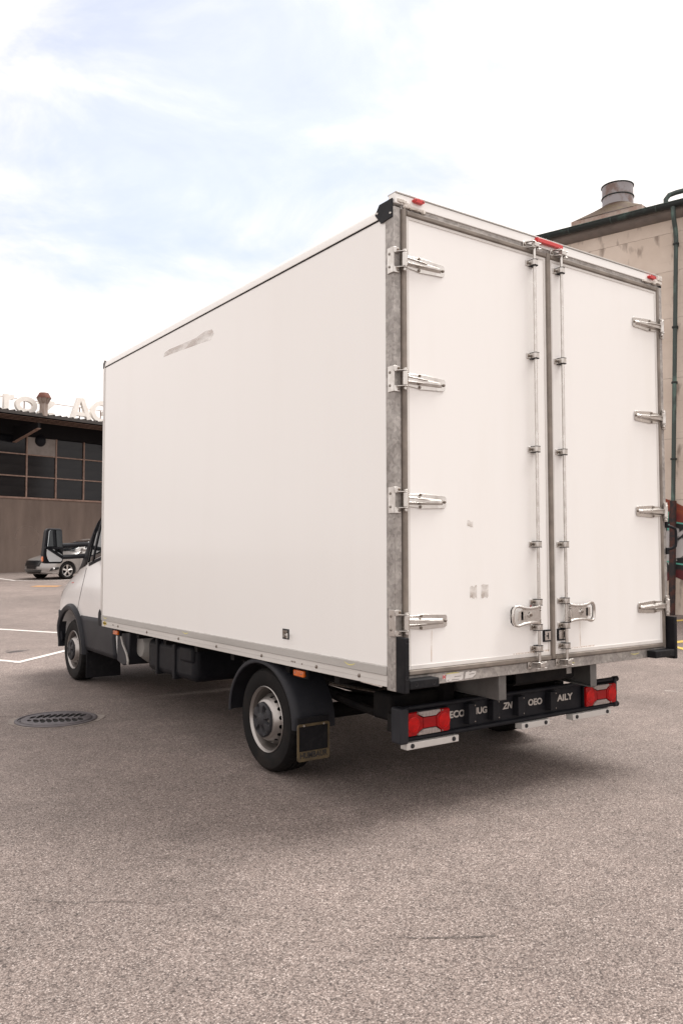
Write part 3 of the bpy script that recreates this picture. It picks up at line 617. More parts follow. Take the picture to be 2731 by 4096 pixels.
# ---- mudguards, flaps
for sx in (0, 1):
    q = (lambda v: v) if sx == 0 else (lambda v: W-v)
    mb = MB(); n = 26
    sec = [(.006, .405), (.0, .412), (.0, .428), (.012, .442), (.05, .450), (.30, .450), (.30, .442), (.05, .440)]
    vs_ = []
    for i in range(n+1):
        a = R(-2)+(R(184))*i/n
        for (x, r) in sec:
            yy = YR+.015-math.cos(a)*r; zz = .36+math.sin(a)*r*.87; vs_.append((q(x), yy, zz))
    m_ = len(sec)
    mb.add(vs_, [(i*m_+k, i*m_+(k+1) % m_, (i+1)*m_+(k+1) % m_, (i+1)*m_+k) for i in range(n) for k in range(m_)]+[tuple(range(m_)), tuple(range(n*m_, n*m_+m_))])
    mb.build('mudguard', clad, T, ang=40)
    fl = MB().box(min(q(-.002), q(.232)), max(q(-.002), q(.232)), .957, .966, .172, .43).build('mud_flap', rubber, T, bevel=.003)
    if sx == 0:
        fr = MB(); a, b, z0, z1 = -.006, .230, .166, .392
        def rr(x0, x1, za, zb, r, n=4):
            P = []
            for (cx_, cz, s0) in ((x1-r, zb-r, 0), (x0+r, zb-r, 90), (x0+r, za+r, 180), (x1-r, za+r, 270)):
                for k in range(n+1): an = R(s0+90*k/n); P.append((cx_+r*math.cos(an), cz+r*math.sin(an)))
            return P
        o_ = rr(a, b, z0, z1, .016); i_ = rr(a+.011, b-.011, z0+.060, z1-.015, .005); m2 = len(o_)
        for y0, y1 in ((.948, .9565),):
            vs_ = [(p[0], y0, p[1]) for p in o_]+[(p[0], y0, p[1]) for p in i_]+[(p[0], y1, p[1]) for p in o_]+[(p[0], y1, p[1]) for p in i_]
            fr.add(vs_, [(k, (k+1) % m2, m2+(k+1) % m2, m2+k) for k in range(m2)]+[(2*m2+k, 3*m2+k, 3*m2+(k+1) % m2, 2*m2+(k+1) % m2) for k in range(m2)]+[(k, 2*m2+k, 2*m2+(k+1) % m2, (k+1) % m2) for k in range(m2)]+[(m2+k, m2+(k+1) % m2, 3*m2+(k+1) % m2, 3*m2+k) for k in range(m2)])
        fo = fr.build('flap_frame', brass, fl)
        MB().text('HUMBAUR', (.012, .9476, .184), (1, 0, 0), (0, 0, 1), (0, -1, 0), .20, .036, .0012, offset=.022).build('flap_lettering', ink, fo)
        for x in (.04, .185): MB().lathe([(.007, -.948), (.006, -.944), (.001, -.943)], (x, 0, .381), (0, -1, 0), 10).build('rivet', steel, fo)
        for o2 in fo.children:
            if o2.name.startswith('rivet'): o2.location.y = -.006
    # front flap
    MB().box(min(q(.215), q(.60)), max(q(.215), q(.60)), 5.60, 5.612, .085, .36).build('mud_flap', rubber, T, bevel=.003)

# ---- bumper with tail lamps
Bp = MB().box(.225, 2.14, .272, .284, .398, .562).build('rear_bumper', black, T, bevel=.003)
for z in (.566, .394): MB().cyl((.235, .262, z), (2.165, .262, z), .0145, n=12).build('bumper_tube', black, Bp)
MB().box(.197, .258, .205, .30, .380, .582).build('end_cap', clad, Bp, bevel=.014, seg=3)
MB().box(2.125, 2.150, .235, .30, .385, .575).build('end_cap', clad, Bp, bevel=.010, seg=3)
for z in (.566, .394): MB().cyl((2.14, .262, z), (2.18, .262, z), .019, n=12).build('tube_cap', rubber, Bp)
for x in (.765, .965, 1.185, 1.485): 
    rb = MB().prism([(x-.034, .272), (x-.030, .226), (x+.030, .226), (x+.034, .272)], 'z', .428, .548).build('bumper_rib', black, Bp, bevel=.003)
    for h in (.44, .535): MB().lathe([(.005, 0), (.001, .003)], (x+.02, .226, h), (0, -1, 0), 8).build('screw', bolt, rb)
def word(t, x, wd, z, h, sh=0): MB().text(t, (x, .2715, z), (1, 0, 0), (0, 0, 1), (0, -1, 0), wd, h, .003, offset=.03, shear=sh).build('bumper_lettering', lettm, Bp)
word('VECO', .575, .165, .470, .042); word('IUG', .832, .092, .470, .040); word('ZN', 1.060, .088, .474, .040, .2); word('OEO', 1.290, .130, .470, .042); word('\u039bILY' if False else 'AILY', 1.565, .155, .470, .042)
def lamp(xa, xb, y, z0, z1, flip):
    H = z1-z0; Wd = xb-xa; mb = MB(); 
    base = MB().box(xa-.004, xb+.004, y+.012, y+.034, z0-.004, z1+.004).build('tail_lamp', black, Bp.parent, bevel=.004)
    P = lambda u, v: (xa+Wd*u, z0+H*v)
    def lens(pts, m, d, nm):
        n = len(pts); q = [P(*p) for p in pts]; cx_ = sum(p[0] for p in q)/n; cz = sum(p[1] for p in q)/n; k = .95
        mb = MB(); mb.add([(p[0], y+.013, p[1]) for p in q]+[(p[0], y+.004, p[1]) for p in q]+[(cx_+(p[0]-cx_)*k, y-d, cz+(p[1]-cz)*k) for p in q], [tuple(range(2*n, 3*n)), tuple(range(n))]+[(i, (i+1) % n, n+(i+1) % n, n+i) for i in range(n)]+[(n+i, n+(i+1) % n, 2*n+(i+1) % n, 2*n+i) for i in range(n)])
        return mb.build(nm, m, base, bevel=.0025)
    l0 = lens([(0, .05), (.03, 0), (.245, 0), (.255, .13), (.365, .27), (.365, .73), (.255, .87), (.245, 1), (.03, 1), (0, .95)], redl, .004, 'red_lens')
    l1 = lens([(.97, 0), (1, .05), (1, .95), (.97, 1), (.785, 1), (.775, .87), (.685, .73), (.685, .27), (.775, .13), (.785, 0)], redl, .004, 'red_lens')
    lens([(.370, .27), (.680, .27), (.680, .73), (.370, .73)], redd, .002, 'center_reflector')
    for sgn in (0, 1):
        pts = [(.250, 0), (.780, 0), (.770, .115), (.675, .25), (.375, .25), (.262, .115)]
        c_ = lens([(u, v if not sgn else 1-v) for u, v in pts], clearb, .003, 'clear_lens')
        fl = MB()
        for k in range(15):
            u = .275+.48*k/14; va, vb = (.02, .11) if abs(u-.52) > .16 else (.02, .235)
            if sgn: va, vb = 1-vb, 1-va
            a = P(u, va); b = P(u, vb); fl.box(a[0]-.0025, a[0]+.0025, y-.0048, y-.0025, a[1], b[1])
        fl.build('lens_flute', clearl, c_, bevel=.001)
    for l_, u in ((l0, .14), (l1, .86)):
        MB().lathe([(.044, -.0035), (.043, -.0065), (.038, -.0072), (.036, -.0052), (.022, -.0056), (.0005, -.006)], (P(u, .5)[0], y, P(u, .5)[1]), (0, 1, 0), 32).build('lens_bowl', bowlm, l_)
    for u, v in ((.225, .94), (.225, .06), (.81, .94), (.81, .06)):
        MB().lathe([(.0055, -.0035), (.005, -.0065), (.001, -.007)], (P(u, v)[0], y, P(u, v)[1]), (0, 1, 0), 10).build('screw', bolt, base)
    return base
lamp(.266, .588, .236, .412, .544, 0); lamp(1.812, 2.134, .236, .412, .544, 1)
for a, b in ((.262, .655), (1.675, 2.072), (1.190, 1.450)):
    br = MB().box(a, b, .232, .290, .340, .379).build('bumper_bracket', alul, T, bevel=.003)
    for x in (a+.04, b-.04): MB().lathe([(.0135, 0), (.012, .005), (.004, .008), (.0005, .0082)], (x, .232, .360), (0, -1, 0), 14).build('plug', ink, br)
# ---- chassis
railm = mat('rail_steel', (.15, .145, .14), .55, .3, c2=(.09, .086, .082), scale=6)
for xa, xb in ((.764, .823), (1.580, 1.640)):
    r_ = MB(); r_.box(xa, xb, .012, .018, .594, .735); r_.box(xa, xa+.006, .018, .9, .600, .735) if xa < 1.2 else r_.box(xb-.006, xb, .018, .9, .594, .735)
    r_.prism([(.012, .594), (.9, .64), (.9, .646), (.012, .60)], 'x', xa, xb); r_.build('rail_end', railm, T, bevel=.002)
    MB().box(xa, xb, .9, 4.45, .56, .68).box(xa, xb, .30, .9, .47, .592).box(xa, xb, 4.45, 6.3, .50, .64).build('chassis_rail', chas, T)
MB().prism([(.10, .735), (.10, .66), (.13, .640), (.24, .640), (.24, .650), (.135, .650), (.112, .67), (.112, .735)], 'x', 1.0, 1.53).build('tow_channel', chas, T)
MB().box(1.455, 1.50, .096, .099, .68, .715).build('tow_plate', galv, T)
ax_ = MB(); ax_.cyl((.26, YR, .345), (W-.26, YR, .345), .055, n=16); ax_.lathe([(.06, -.20), (.13, -.12), (.165, -.03), (.165, .05), (.12, .13), (.06, .20)], (1.2, YR, .345), (1, 0, 0), 20); ax_.lathe([(.165, 0), (.15, .06), (.09, .11), (.001, .13)], (1.2, YR, .345), (0, -1, 0), 20)
ax_.build('rear_axle', chas, T)
for sx in (.70, 1.70): MB().tube([(sx, .42, .56), (sx, .75, .47), (sx, YR, .42), (sx, 2.1, .47), (sx, 2.4, .56)], [.03, .035, .05, .035, .03], 8).box(sx-.04, sx+.04, .36, .46, .50, .70).build('leaf_spring', chas, T)
MB().cyl((1.2, YR, .36), (1.2, 5.0, .46), .045, n=12).build('drive_shaft', chas, T)
MB().tube([(.40, 1.1, .50), (.42, .75, .46), (.50, .50, .50), (.70, .36, .52)], .028, 8).build('exhaust_pipe', chas, T)
MB().box(.30, .74, .42, .60, .46, .62).build('battery_tray', chas, T, bevel=.02)
MB().tube([(.25, .98, .62), (.55, .90, .55), (.80, .86, .60)], .010, 6).build('brake_line', bolt, T)
for xa, xb in ((.20, .762), (1.642, 2.15)): MB().box(xa, xb, .29, .33, .44, .54).build('bumper_arm', chas, T)
# fuel tank with moulded recess
tk = MB(); tk.box(.24, .72, 2.93, 3.95, .365, .66)
tko = tk.build('fuel_tank', black, T, bevel=.06, seg=4)
MB().box(.225, .74, 3.30, 3.36, .355, .70).build('tank_strap', black, tko, bevel=.01); MB().box(.225, .74, 3.68, 3.73, .355, .70).build('tank_strap', black, tko, bevel=.01)
MB().box(.226, .50, 2.95, 3.22, .52, .66).build('tank_shoulder', black, tko, bevel=.03, seg=3)
MB().lathe([(.001, -.34), (.10, -.33), (.16, -.25), (.17, 0), (.16, .25), (.10, .33), (.001, .34)], (.62, 4.25, .55), (1, 0, 0), 24).build('air_tank', mat('tank_light', (.30, .29, .275), .5), T)
MB().tube([(.185, 4.52, .725), (.185, 4.49, .66), (.190, 4.44, .56), (.200, 4.36, .47), (.205, 4.34, .40), (.21, 4.36, .372)], .0115, 8).build('drain_hose', hosem, T)
MB().box(.80, 1.60, 4.6, 5.4, .36, .60).box(.7, 1.7, 5.4, 6.6, .30, .62).build('engine_block', chas, T, bevel=.04)
MB().cyl((.45, YF, .345), (W-.45, YF, .345), .06, n=12).build('front_axle', chas, T)

# ---- cab: stacked plan outlines
class Hull:
    def __init__(s, cx_, keys, p=2.6):   # keys: z, front, rear, half width, front corner length, rear corner length
        s.cx = cx_; k = np.array(keys, float); s.k = k; s.p = p
    def at(s, z): return [np.interp(z, s.k[:, 0], s.k[:, i]) for i in range(1, 6)]
    def w(s, y, z):
        f, r, h, c, d = s.at(z); t = 0
        if y > f-c: t = min(1, (y-(f-c))/c)
        elif y < r+d: t = min(1, ((r+d)-y)/d)
        return h*(max(0, 1-t**s.p))**(1/s.p)
    def front(s, x, z):
        f, r, h, c, d = s.at(z); u = min(1, abs(x-s.cx)/h); return f-c+c*(max(0, 1-u**s.p))**(1/s.p)
    def mesh(s, zs, n=14):
        mb = MB(); vs_ = []; M_ = None
        for z in zs:
            f, r, h, c, d = s.at(z); half = []
            for i in range(n+1):
                a = math.pi/2*i/n; half.append((h*math.sin(a)**(2/s.p), f-c+c*math.cos(a)**(2/s.p)))
            for i in range(1, 5): half.append((h, (f-c)+((r+d)-(f-c))*i/5))
            for i in range(n+1):
                a = math.pi/2*i/n; half.append((h*math.cos(a)**(2/s.p), r+d-d*math.sin(a)**(2/s.p)))
            ringp = [(s.cx-x, y) for x, y in half]+[(s.cx+x, y) for x, y in half[-2:0:-1]]
            M_ = len(ringp); vs_ += [(x, y, z) for x, y in ringp]
        k = len(zs); mb.add(vs_, [(i*M_+j, i*M_+(j+1) % M_, (i+1)*M_+(j+1) % M_, (i+1)*M_+j) for i in range(k-1) for j in range(M_)]+[tuple(range(M_)), tuple(range((k-1)*M_, k*M_))])
        return mb
    def side(s, quad, off, sgn=-1, nu=10, nv=8):
        a, b, c, d = quad
        def fn(u, v):
            y = (a[0]*(1-u)+b[0]*u)*(1-v)+(d[0]*(1-u)+c[0]*u)*v; z = (a[1]*(1-u)+b[1]*u)*(1-v)+(d[1]*(1-u)+c[1]*u)*v
            return (s.cx+sgn*(s.w(y, z)+off), y, z)
        return MB().grid(fn, nu, nv)
    def frontp(s, quad, off, nu=12, nv=6):
        a, b, c, d = quad
        def fn(u, v):
            x = (a[0]*(1-u)+b[0]*u)*(1-v)+(d[0]*(1-u)+c[0]*u)*v; z = (a[1]*(1-u)+b[1]*u)*(1-v)+(d[1]*(1-u)+c[1]*u)*v
            return (x, s.front(x, z)+off, z)
        return MB().grid(fn, nu, nv)
cabk = [(.40, 6.96, 4.62, .985, .60, .05), (.60, 7.02, 4.60, 1.0, .60, .05), (.78, 7.04, 4.60, 1.0, .62, .05), (.90, 7.03, 4.60, 1.0, .64, .05), (1.00, 6.98, 4.60, .995, .70, .05), (1.08, 6.88, 4.60, .99, .76, .05), (1.15, 6.74, 4.60, .985, .80, .05), (1.22, 6.54, 4.60, .98, .78, .05), (1.30, 6.38, 4.60, .975, .70, .05), (1.45, 6.22, 4.60, .965, .62, .05), (1.62, 6.04, 4.60, .945, .56, .06), (1.76, 5.88, 4.60, .925, .52, .06), (1.95, 5.62, 4.60, .89, .5, .07), (2.08, 5.44, 4.60, .86, .5, .08), (2.18, 5.22, 4.60, .80, .5, .1), (2.24, 4.98, 4.62, .70, .4, .15)]
H = Hull(1.2, cabk)
cz = [.40, .5, .6, .7, .78, .84, .9, .95, 1.0, 1.04, 1.08, 1.115, 1.15, 1.185, 1.22, 1.26, 1.30, 1.37, 1.45, 1.53, 1.62, 1.69, 1.76, 1.85, 1.95, 2.02, 2.08, 2.13, 2.18, 2.21, 2.24]
cab = H.mesh(cz).build('cab', cabw, T, ang=50)
cc = MB(); cc.cyl((.0, YF, .36), (.72, YF, .36), .435, n=40).cyl((1.68, YF, .36), (2.5, YF, .36), .435, n=40)
cut(cab, cc)
for s in (-1, 1):
    def sd(quad, off, nm, m, solid=.008, nu=10, nv=8): return H.side(quad, off, s, nu, nv).build(nm, m, cab, solid=solid, fix=False)
    sd([(5.62, 1.335), (4.75, 1.50), (4.75, 2.06), (5.42, 1.93)], .004, 'side_window', glassd)
    sd([(5.72, 1.305), (5.64, 1.318), (5.44, 1.94), (5.52, 1.88)], .010, 'window_pillar', black)
    sd([(5.58, 1.30), (4.72, 1.462), (4.72, 1.49), (5.58, 1.335)], .007, 'window_strip', black)
    sd([(6.20, 1.215), (5.70, 1.30), (5.52, 1.88), (5.60, 1.80)], .005, 'quarter_panel', clad)
    sd([(5.46, 1.35), (5.42, 1.357), (5.26, 1.97), (5.31, 1.96)], .012, 'window_divider', black)
    sd([(5.72, .40), (4.66, .385), (4.66, .765), (5.74, .757)], .010, 'sill_cladding', clad, .02)
    sd([(6.94, .40), (6.50, .40), (6.50, .765), (6.98, .765)], .014, 'bumper_corner', clad, .03)
    sd([(6.72, .98), (6.62, .93), (6.45, 1.13), (6.50, 1.165)], .006, 'headlamp', mat('headlamp_glass_'+str(s), (.55, .52, .50), .08, .2, coat=1))
    sd([(5.00, 1.03), (4.80, 1.03), (4.80, 1.06), (5.00, 1.06)], .02, 'door_handle', cabw, .02)
    sd([(5.885, .80), (5.880, .80), (5.66, 1.28), (5.665, 1.28)], .0025, 'door_seam', chas, .002)
    sd([(6.14, 1.10), (6.06, 1.105), (6.06, 1.112), (6.14, 1.107)], .003, 'side_badge', stickr, .002)
    fl = MB(); n = 24; vs_ = []
    for i in range(n+1):
        a = R(-4)+R(188)*i/n
        for (r, o_) in ((.425, -.05), (.425, .030), (.440, .042), (.470, .044), (.492, .020), (.495, -.02)):
            yy = YF-math.cos(a)*r*1.0; zz = .375+math.sin(a)*r; vs_.append((1.2+s*(1.0*H.w(min(yy, 6.75), max(zz, .42))+o_), yy, zz))
    fl.add(vs_, [(i*6+k, i*6+(k+1) % 6, (i+1)*6+(k+1) % 6, (i+1)*6+k) for i in range(n) for k in range(6)]).build('wheel_arch_trim', clad, cab, ang=45)
    # step behind the door
    st = MB().prism([(4.30, .74), (4.655, .74), (4.655, .375), (4.50, .345), (4.40, .36), (4.34, .45)], 'x', 1.2+s*.99, 1.2+s*.70).build('side_step', clad, cab, bevel=.012)
H.frontp([(.45, 1.30), (1.95, 1.30), (1.80, 2.05), (.60, 2.05)], .006).build('windscreen', glassd, cab, solid=.006, fix=False)
H.frontp([(.55, .62), (1.85, .62), (1.75, .88), (.65, .88)], .008).build('grille', black, cab, solid=.01, fix=False)
H.frontp([(.40, .40), (2.0, .40), (2.0, .60), (.40, .60)], .012).build('front_bumper', clad, cab, solid=.02, fix=False)
# mirrors
def mirror(s):
    q = (lambda v: v) if s < 0 else (lambda v: W-v)
    A = lambda a, b: (min(q(a), q(b)), max(q(a), q(b)))
    pts = [(-.205, 1.345), (-.185, 1.328), (-.012, 1.328), (.008, 1.345), (.010, 1.42), (.006, 1.50), (-.004, 1.69), (-.022, 1.712), (-.155, 1.712), (-.178, 1.69), (-.198, 1.50), (-.207, 1.42)]
    m = MB().prism([(q(x), z) for x, z in pts], 'y', 5.80, 5.90).build('wing_mirror', black, T, bevel=.018, seg=3)
    up_ = [(-.178, 1.515), (-.010, 1.515), (-.018, 1.675), (-.032, 1.692), (-.148, 1.692), (-.163, 1.675)]
    lo_ = [(-.176, 1.38), (-.155, 1.348), (-.02, 1.348), (-.006, 1.362), (-.004, 1.485), (-.190, 1.485), (-.190, 1.43)]
    for P_, tilt in ((up_, .0), (lo_, .12)):
        g_ = MB().prism([(q(x), z) for x, z in P_], 'y', 5.768, 5.776).build('mirror_glass', mirg, m)
        g_.rotation_euler = (tilt, 0, -s*.17)
    MB().box(*A(-.196, -.006), 5.772, 5.80, 1.488, 1.512).build('mirror_divider', black, m, bevel=.004)
    MB().box(*A(-.212, -.196), 5.81, 5.87, 1.350, 1.405).build('indicator', amber, m, bevel=.004)
    for za, zb in ((1.505, 1.555), (1.378, 1.428)):
        MB().tube([(q(.0), 5.845, (za+zb)/2-.005), (q(.13), 5.845, (za+zb)/2), (q(.24), 5.80, (za+zb)/2+.008), (q(.30), 5.74, (za+zb)/2+.008)], .027, 10).build('mirror_arm', clad, m)
mirror(-1); mirror(1)
for o in T.children:
    if o.name.startswith('wing_mirror'): o.rotation_euler = (0, 0, .05 if o.location.x < 0 else -.05)
for sgn in (-1, 1): MB().box(1.2+sgn*.45-.22, 1.2+sgn*.45+.22, 4.85, 5.0, 1.2, 1.75).build('seat', tankm, cab, bevel=.05)

# ================================================================== LEFT FACTORY
LO = (6.03274, 35.3833, .52); LTH = 1.336
LB = root('factory_building', LO, 'low brown concrete factory with a band of dark windows under a corrugated canopy', 'building', rotz=math.pi/2-LTH)
# local frame: x along the wall, -y towards the lot
cwall = mat('stained_concrete', (.195, .150, .126), .85, c2=(.108, .082, .069), scale=.9, stretch=(1.2, 1, .28), lo=.36, hi=.70, bump=.3, bscale=14, bdist=.01)
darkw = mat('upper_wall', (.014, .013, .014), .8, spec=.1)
frm = mat('window_bar', (.33, .225, .18), .6, c2=(.22, .14, .11), scale=8)
pane = mat('factory_pane', (.006, .0065, .009), .12, c2=(.016, .016, .018), scale=1.2, stretch=(.5, 1, 3), spec=.25)
sheet = mat('corrugated_sheet', (.085, .072, .065), .6, c2=(.055, .047, .043), scale=3, lo=.35, hi=.65)
Z0 = -.52   # local z = world z - .52
MB().box(-14, 24, 0, 9, -.6, 3.97+Z0).build('wall', cwall, LB)
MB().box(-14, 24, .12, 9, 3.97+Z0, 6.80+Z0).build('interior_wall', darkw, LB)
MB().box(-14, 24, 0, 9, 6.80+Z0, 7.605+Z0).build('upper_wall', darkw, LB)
MB().box(-14, 24, -.05, .11, 3.90+Z0, 3.985+Z0).build('window_sill', frm, LB, bevel=.01)
rows = [3.985, 4.94, 5.95, 6.79]; cols_ = [1.185+1.462*k for k in range(-3, 7)]
for x in cols_: MB().box(x-.03, x+.03, -.02, .10, 3.99+Z0, 6.79+Z0).build('window_post', frm, LB)
for z in rows[1:3]:
    for a, b in zip(cols_, cols_[1:]): MB().box(a+.031, b-.031, -.015, .10, z-.025+Z0, z+.025+Z0).build('window_bar', frm, LB)
for a, b in zip(cols_, cols_[1:]):
    for z0, z1 in zip(rows, rows[1:]):
        if abs(a-1.185) < .01 and z1 > 6.5: continue
        o = MB().box(a+.032, b-.032, .05, .058, z0+.027+Z0, z1-.027+Z0).build('window_pane', pane, LB)
        o.rotation_euler = (random.uniform(-.006, .006), 0, random.uniform(-.006, .006))
bp_ = MB().box(1.216, 2.615, .02, .05, 5.977+Z0, 6.77+Z0).build('blank_panel', mat('grey_panel', (.30, .27, .25), .7, c2=(.22, .195, .18), scale=2), LB)
MB().lathe([(.001, .16), (.14, .15), (.24, .08), (.27, 0)], (1.84, .02, 6.64+Z0), (0, -1, 0), 20).build('vent_hood', black, bp_)
# canopy
cs = MB(); prof_ = []; x = -9.0
while x < 20: prof_ += [(x, 0), (x+.10, 0), (x+.135, .055), (x+.185, .055), (x+.22, 0)]; x += .305
def cz_(yy): return 7.375+Z0+(2.3+yy)*.045
vs_ = []
for yy in (-2.3, .3):
    for (xx, h) in prof_: vs_.append((xx, yy, cz_(yy)+h+.11))
n = len(prof_)
cs.add(vs_, [(i, i+1, n+i+1, n+i) for i in range(n-1)])
can = cs.build('canopy_roof', sheet, LB, solid=.02, flat=True, fix=False)
MB().box(-9, 20, -2.32, -2.27, 7.355+Z0, 7.480+Z0).build('eave_board', mat('eave_dark', (.035, .03, .029), .7, c2=(.05, .042, .038), scale=4), can)
for yy in (-1.85, -1.4, -.95, -.5): MB().box(-9, 20, yy-.03, yy+.03, cz_(yy)-.02, cz_(yy)+.10).box(-9, 20, yy-.065, yy-.055, cz_(yy)-.060, cz_(yy)-.030, 1).box(-9, 20, yy-.055, yy+.03, cz_(yy)-.030, cz_(yy)-.021, 0).build('purlin', [darkw, frm], can)
for x in (-5.45, .52, 6.5, 12.5): MB().prism([(-2.2, 7.12), (-2.2, 6.87), (0, 6.45), (0, 7.18)], 'x', x, x+.10).build('canopy_beam', darkw, can); MB().box(0, .01, 0, .01, 0, .01)
for x in (-5.45, .52, 6.5, 12.5):
    b = MB().add([(x-.05, -2.2, 6.862+Z0), (x+.15, -2.2, 6.862+Z0), (x+.15, 0, 6.442+Z0), (x-.05, 0, 6.442+Z0), (x-.05, -2.2, 6.874+Z0), (x+.15, -2.2, 6.874+Z0), (x+.15, 0, 6.454+Z0), (x-.05, 0, 6.454+Z0)], [(0, 1, 2, 3), (4, 5, 6, 7), (0, 1, 5, 4), (2, 3, 7, 6), (0, 3, 7, 4), (1, 2, 6, 5)]).build('beam_flange', frm, can)
for o in can.children:
    if o.name.startswith('canopy_beam'): o.location.z += Z0
MB().box(-9, 20, .30, 9, 7.36+Z0, 7.46+Z0).build('flat_roof', sheet, LB)
# faint circle on the wall
ci = MB(); vs_ = []; n = 40
for i in range(n+1):
    a = R(200)-R(330)*i/n
    for r in (.47, .50): vs_.append((1.27+r*1.2*math.cos(a), -.004, 2.17+Z0+r*math.sin(a)))
ci.add(vs_, [(2*i, 2*i+1, 2*i+3, 2*i+2) for i in range(n)]).build('chalk_circle', mat('faint_chalk', (.30, .24, .21), .9, alpha=(3, .3, .6, .6)), LB)
# rooftop letters
lmat = mat('sign_letter', (.86, .83, .79), .6, c2=(.80, .76, .71), scale=5)
SG = root('rooftop_sign', LO, 'large cream rooftop letters standing on the corrugated canopy', 'sign', rotz=math.pi/2-LTH)
YL0, YL1 = -1.75, -1.58; BZ0 = 7.545+Z0
def ringl(cx_, cz, rx, rz, t, a0, a1, n=40):
    P = []; Q = []
    for i in range(n+1):
        a = R(a0+(a1-a0)*i/n); P.append((cx_+rx*math.cos(a), cz+rz*math.sin(a))); Q.append((cx_+(rx-t)*math.cos(a), cz+(rz-t)*math.sin(a)))
    mb = MB(); m = n+1
    mb.add([(p[0], YL0, p[1]) for p in P]+[(p[0], YL0, p[1]) for p in Q]+[(p[0], YL1, p[1]) for p in P]+[(p[0], YL1, p[1]) for p in Q],
           [(i, i+1, m+i+1, m+i) for i in range(n)]+[(2*m+i, 3*m+i, 3*m+i+1, 2*m+i+1) for i in range(n)]+[(i, 2*m+i, 2*m+i+1, i+1) for i in range(n)]+[(m+i, m+i+1, 3*m+i+1, 3*m+i) for i in range(n)]+[(0, m, 3*m, 2*m), (n, 2*m+n, 3*m+n, m+n)])
    return mb
Bz = BZ0
d_ = ringl(-1.62, Bz+.515, .66, .515, .20, -90, 90); d_.box(-1.90, -1.621, YL0, YL1, Bz+.001, Bz+.20).box(-1.90, -1.621, YL0, YL1, Bz+.83, Bz+1.03).box(-2.10, -1.901, YL0, YL1, Bz, Bz+1.03); d_.build('sign_letter', lmat, SG)
r_ = ringl(-.40, Bz+.38, .40, .33, .19, 82, 180, 16); r_.box(-.80, -.59, YL0-.002, YL1+.002, Bz, Bz+.72); r_.build('sign_letter', lmat, SG)
ringl(.22, Bz+.345, .50, .385, .205, 0, 360).build('sign_letter', lmat, SG)
MB().prism([(.80, Bz+.68), (.80, Bz+.50), (1.20, Bz+.50), (.76, Bz+.14), (.76, Bz-.02), (1.55, Bz-.02), (1.55, Bz+.15), (1.11, Bz+.15), (1.54, Bz+.52), (1.54, Bz+.68)], 'y', YL0, YL1).build('sign_letter', lmat, SG)
a_ = MB(); ax0, ax1 = 2.32, 3.46; mxx = 2.86
a_.prism([(ax0, Bz), (ax0+.24, Bz), (mxx+.03, Bz+.98), (mxx-.03, Bz+1.04), (mxx-.16, Bz+1.04)], 'y', YL0, YL1); a_.prism([(ax1, Bz), (ax1-.25, Bz), (mxx-.03, Bz+.98), (mxx+.0, Bz+1.04), (mxx+.17, Bz+1.04)], 'y', YL0-.003, YL1+.003); a_.box(2.62, 3.15, YL0+.003, YL1-.003, Bz+.20, Bz+.38); a_.build('sign_letter', lmat, SG)
g_ = ringl(4.00, Bz+.515, .60, .53, .205, 40, 335); g_.box(4.02, 4.58, YL0-.002, YL1+.002, Bz+.36, Bz+.54).box(4.37, 4.57, YL0-.004, YL1+.004, Bz+.1, Bz+.5); g_.build('sign_letter', lmat, SG)
MB().box(-9, 6, -1.57, -1.55, Bz+.60, Bz+.625).build('letter_rail', frm, SG)
for x in (-1.9, -.7, .2, 1.2, 2.9, 4.0): MB().box(x-.02, x+.02, -1.574, -1.54, Bz-.12, Bz+.60).build('letter_post', frm, SG)
# roof vent
rust = mat('rusty_sheet', (.16, .055, .035), .75, c2=(.10, .045, .035), scale=6, bump=.2)
zinc = mat('weathered_zinc', (.33, .28, .25), .55, .2, c2=(.20, .14, .11), scale=4, stretch=(3, 3, .5), lo=.4, hi=.65)
vt = root('roof_vent', LO, 'small rusty roof vent with flared cowl in front of the rooftop letters', 'vent', rotz=math.pi/2-LTH)
vx, vy, vz = .78, -2.18, Z0-.05
MB().cyl((vx, vy, 7.47+vz), (vx, vy, 8.04+vz), .175, n=24).build('pipe', zinc, vt)
cwl = MB().lathe([(.185, 8.03), (.31, 8.27)], (vx, vy, vz), (0, 0, 1), 24).build('cowl', zinc, vt)
for k in range(8):
    a = 2*math.pi*k/8; d = Vector((math.cos(a), math.sin(a), 0)); MB().tube([Vector((vx, vy, 8.04+vz))+d*.19, Vector((vx, vy, 8.26+vz))+d*.312], .006, 5).build('cowl_rib', rust, cwl)
MB().lathe([(.315, 8.262), (.318, 8.275), (.195, 8.50), (.001, 8.52)], (vx, vy, vz), (0, 0, 1), 24).build('cap', rust, vt, ang=50)

# ================================================================== RIGHT BUILDING
RO = (13.0899, 6.80056, .10); RTH = -.293
RB = root('concrete_building', RO, 'tall pale board-marked concrete building behind the truck on the right', 'building', rotz=math.pi/2-RTH)
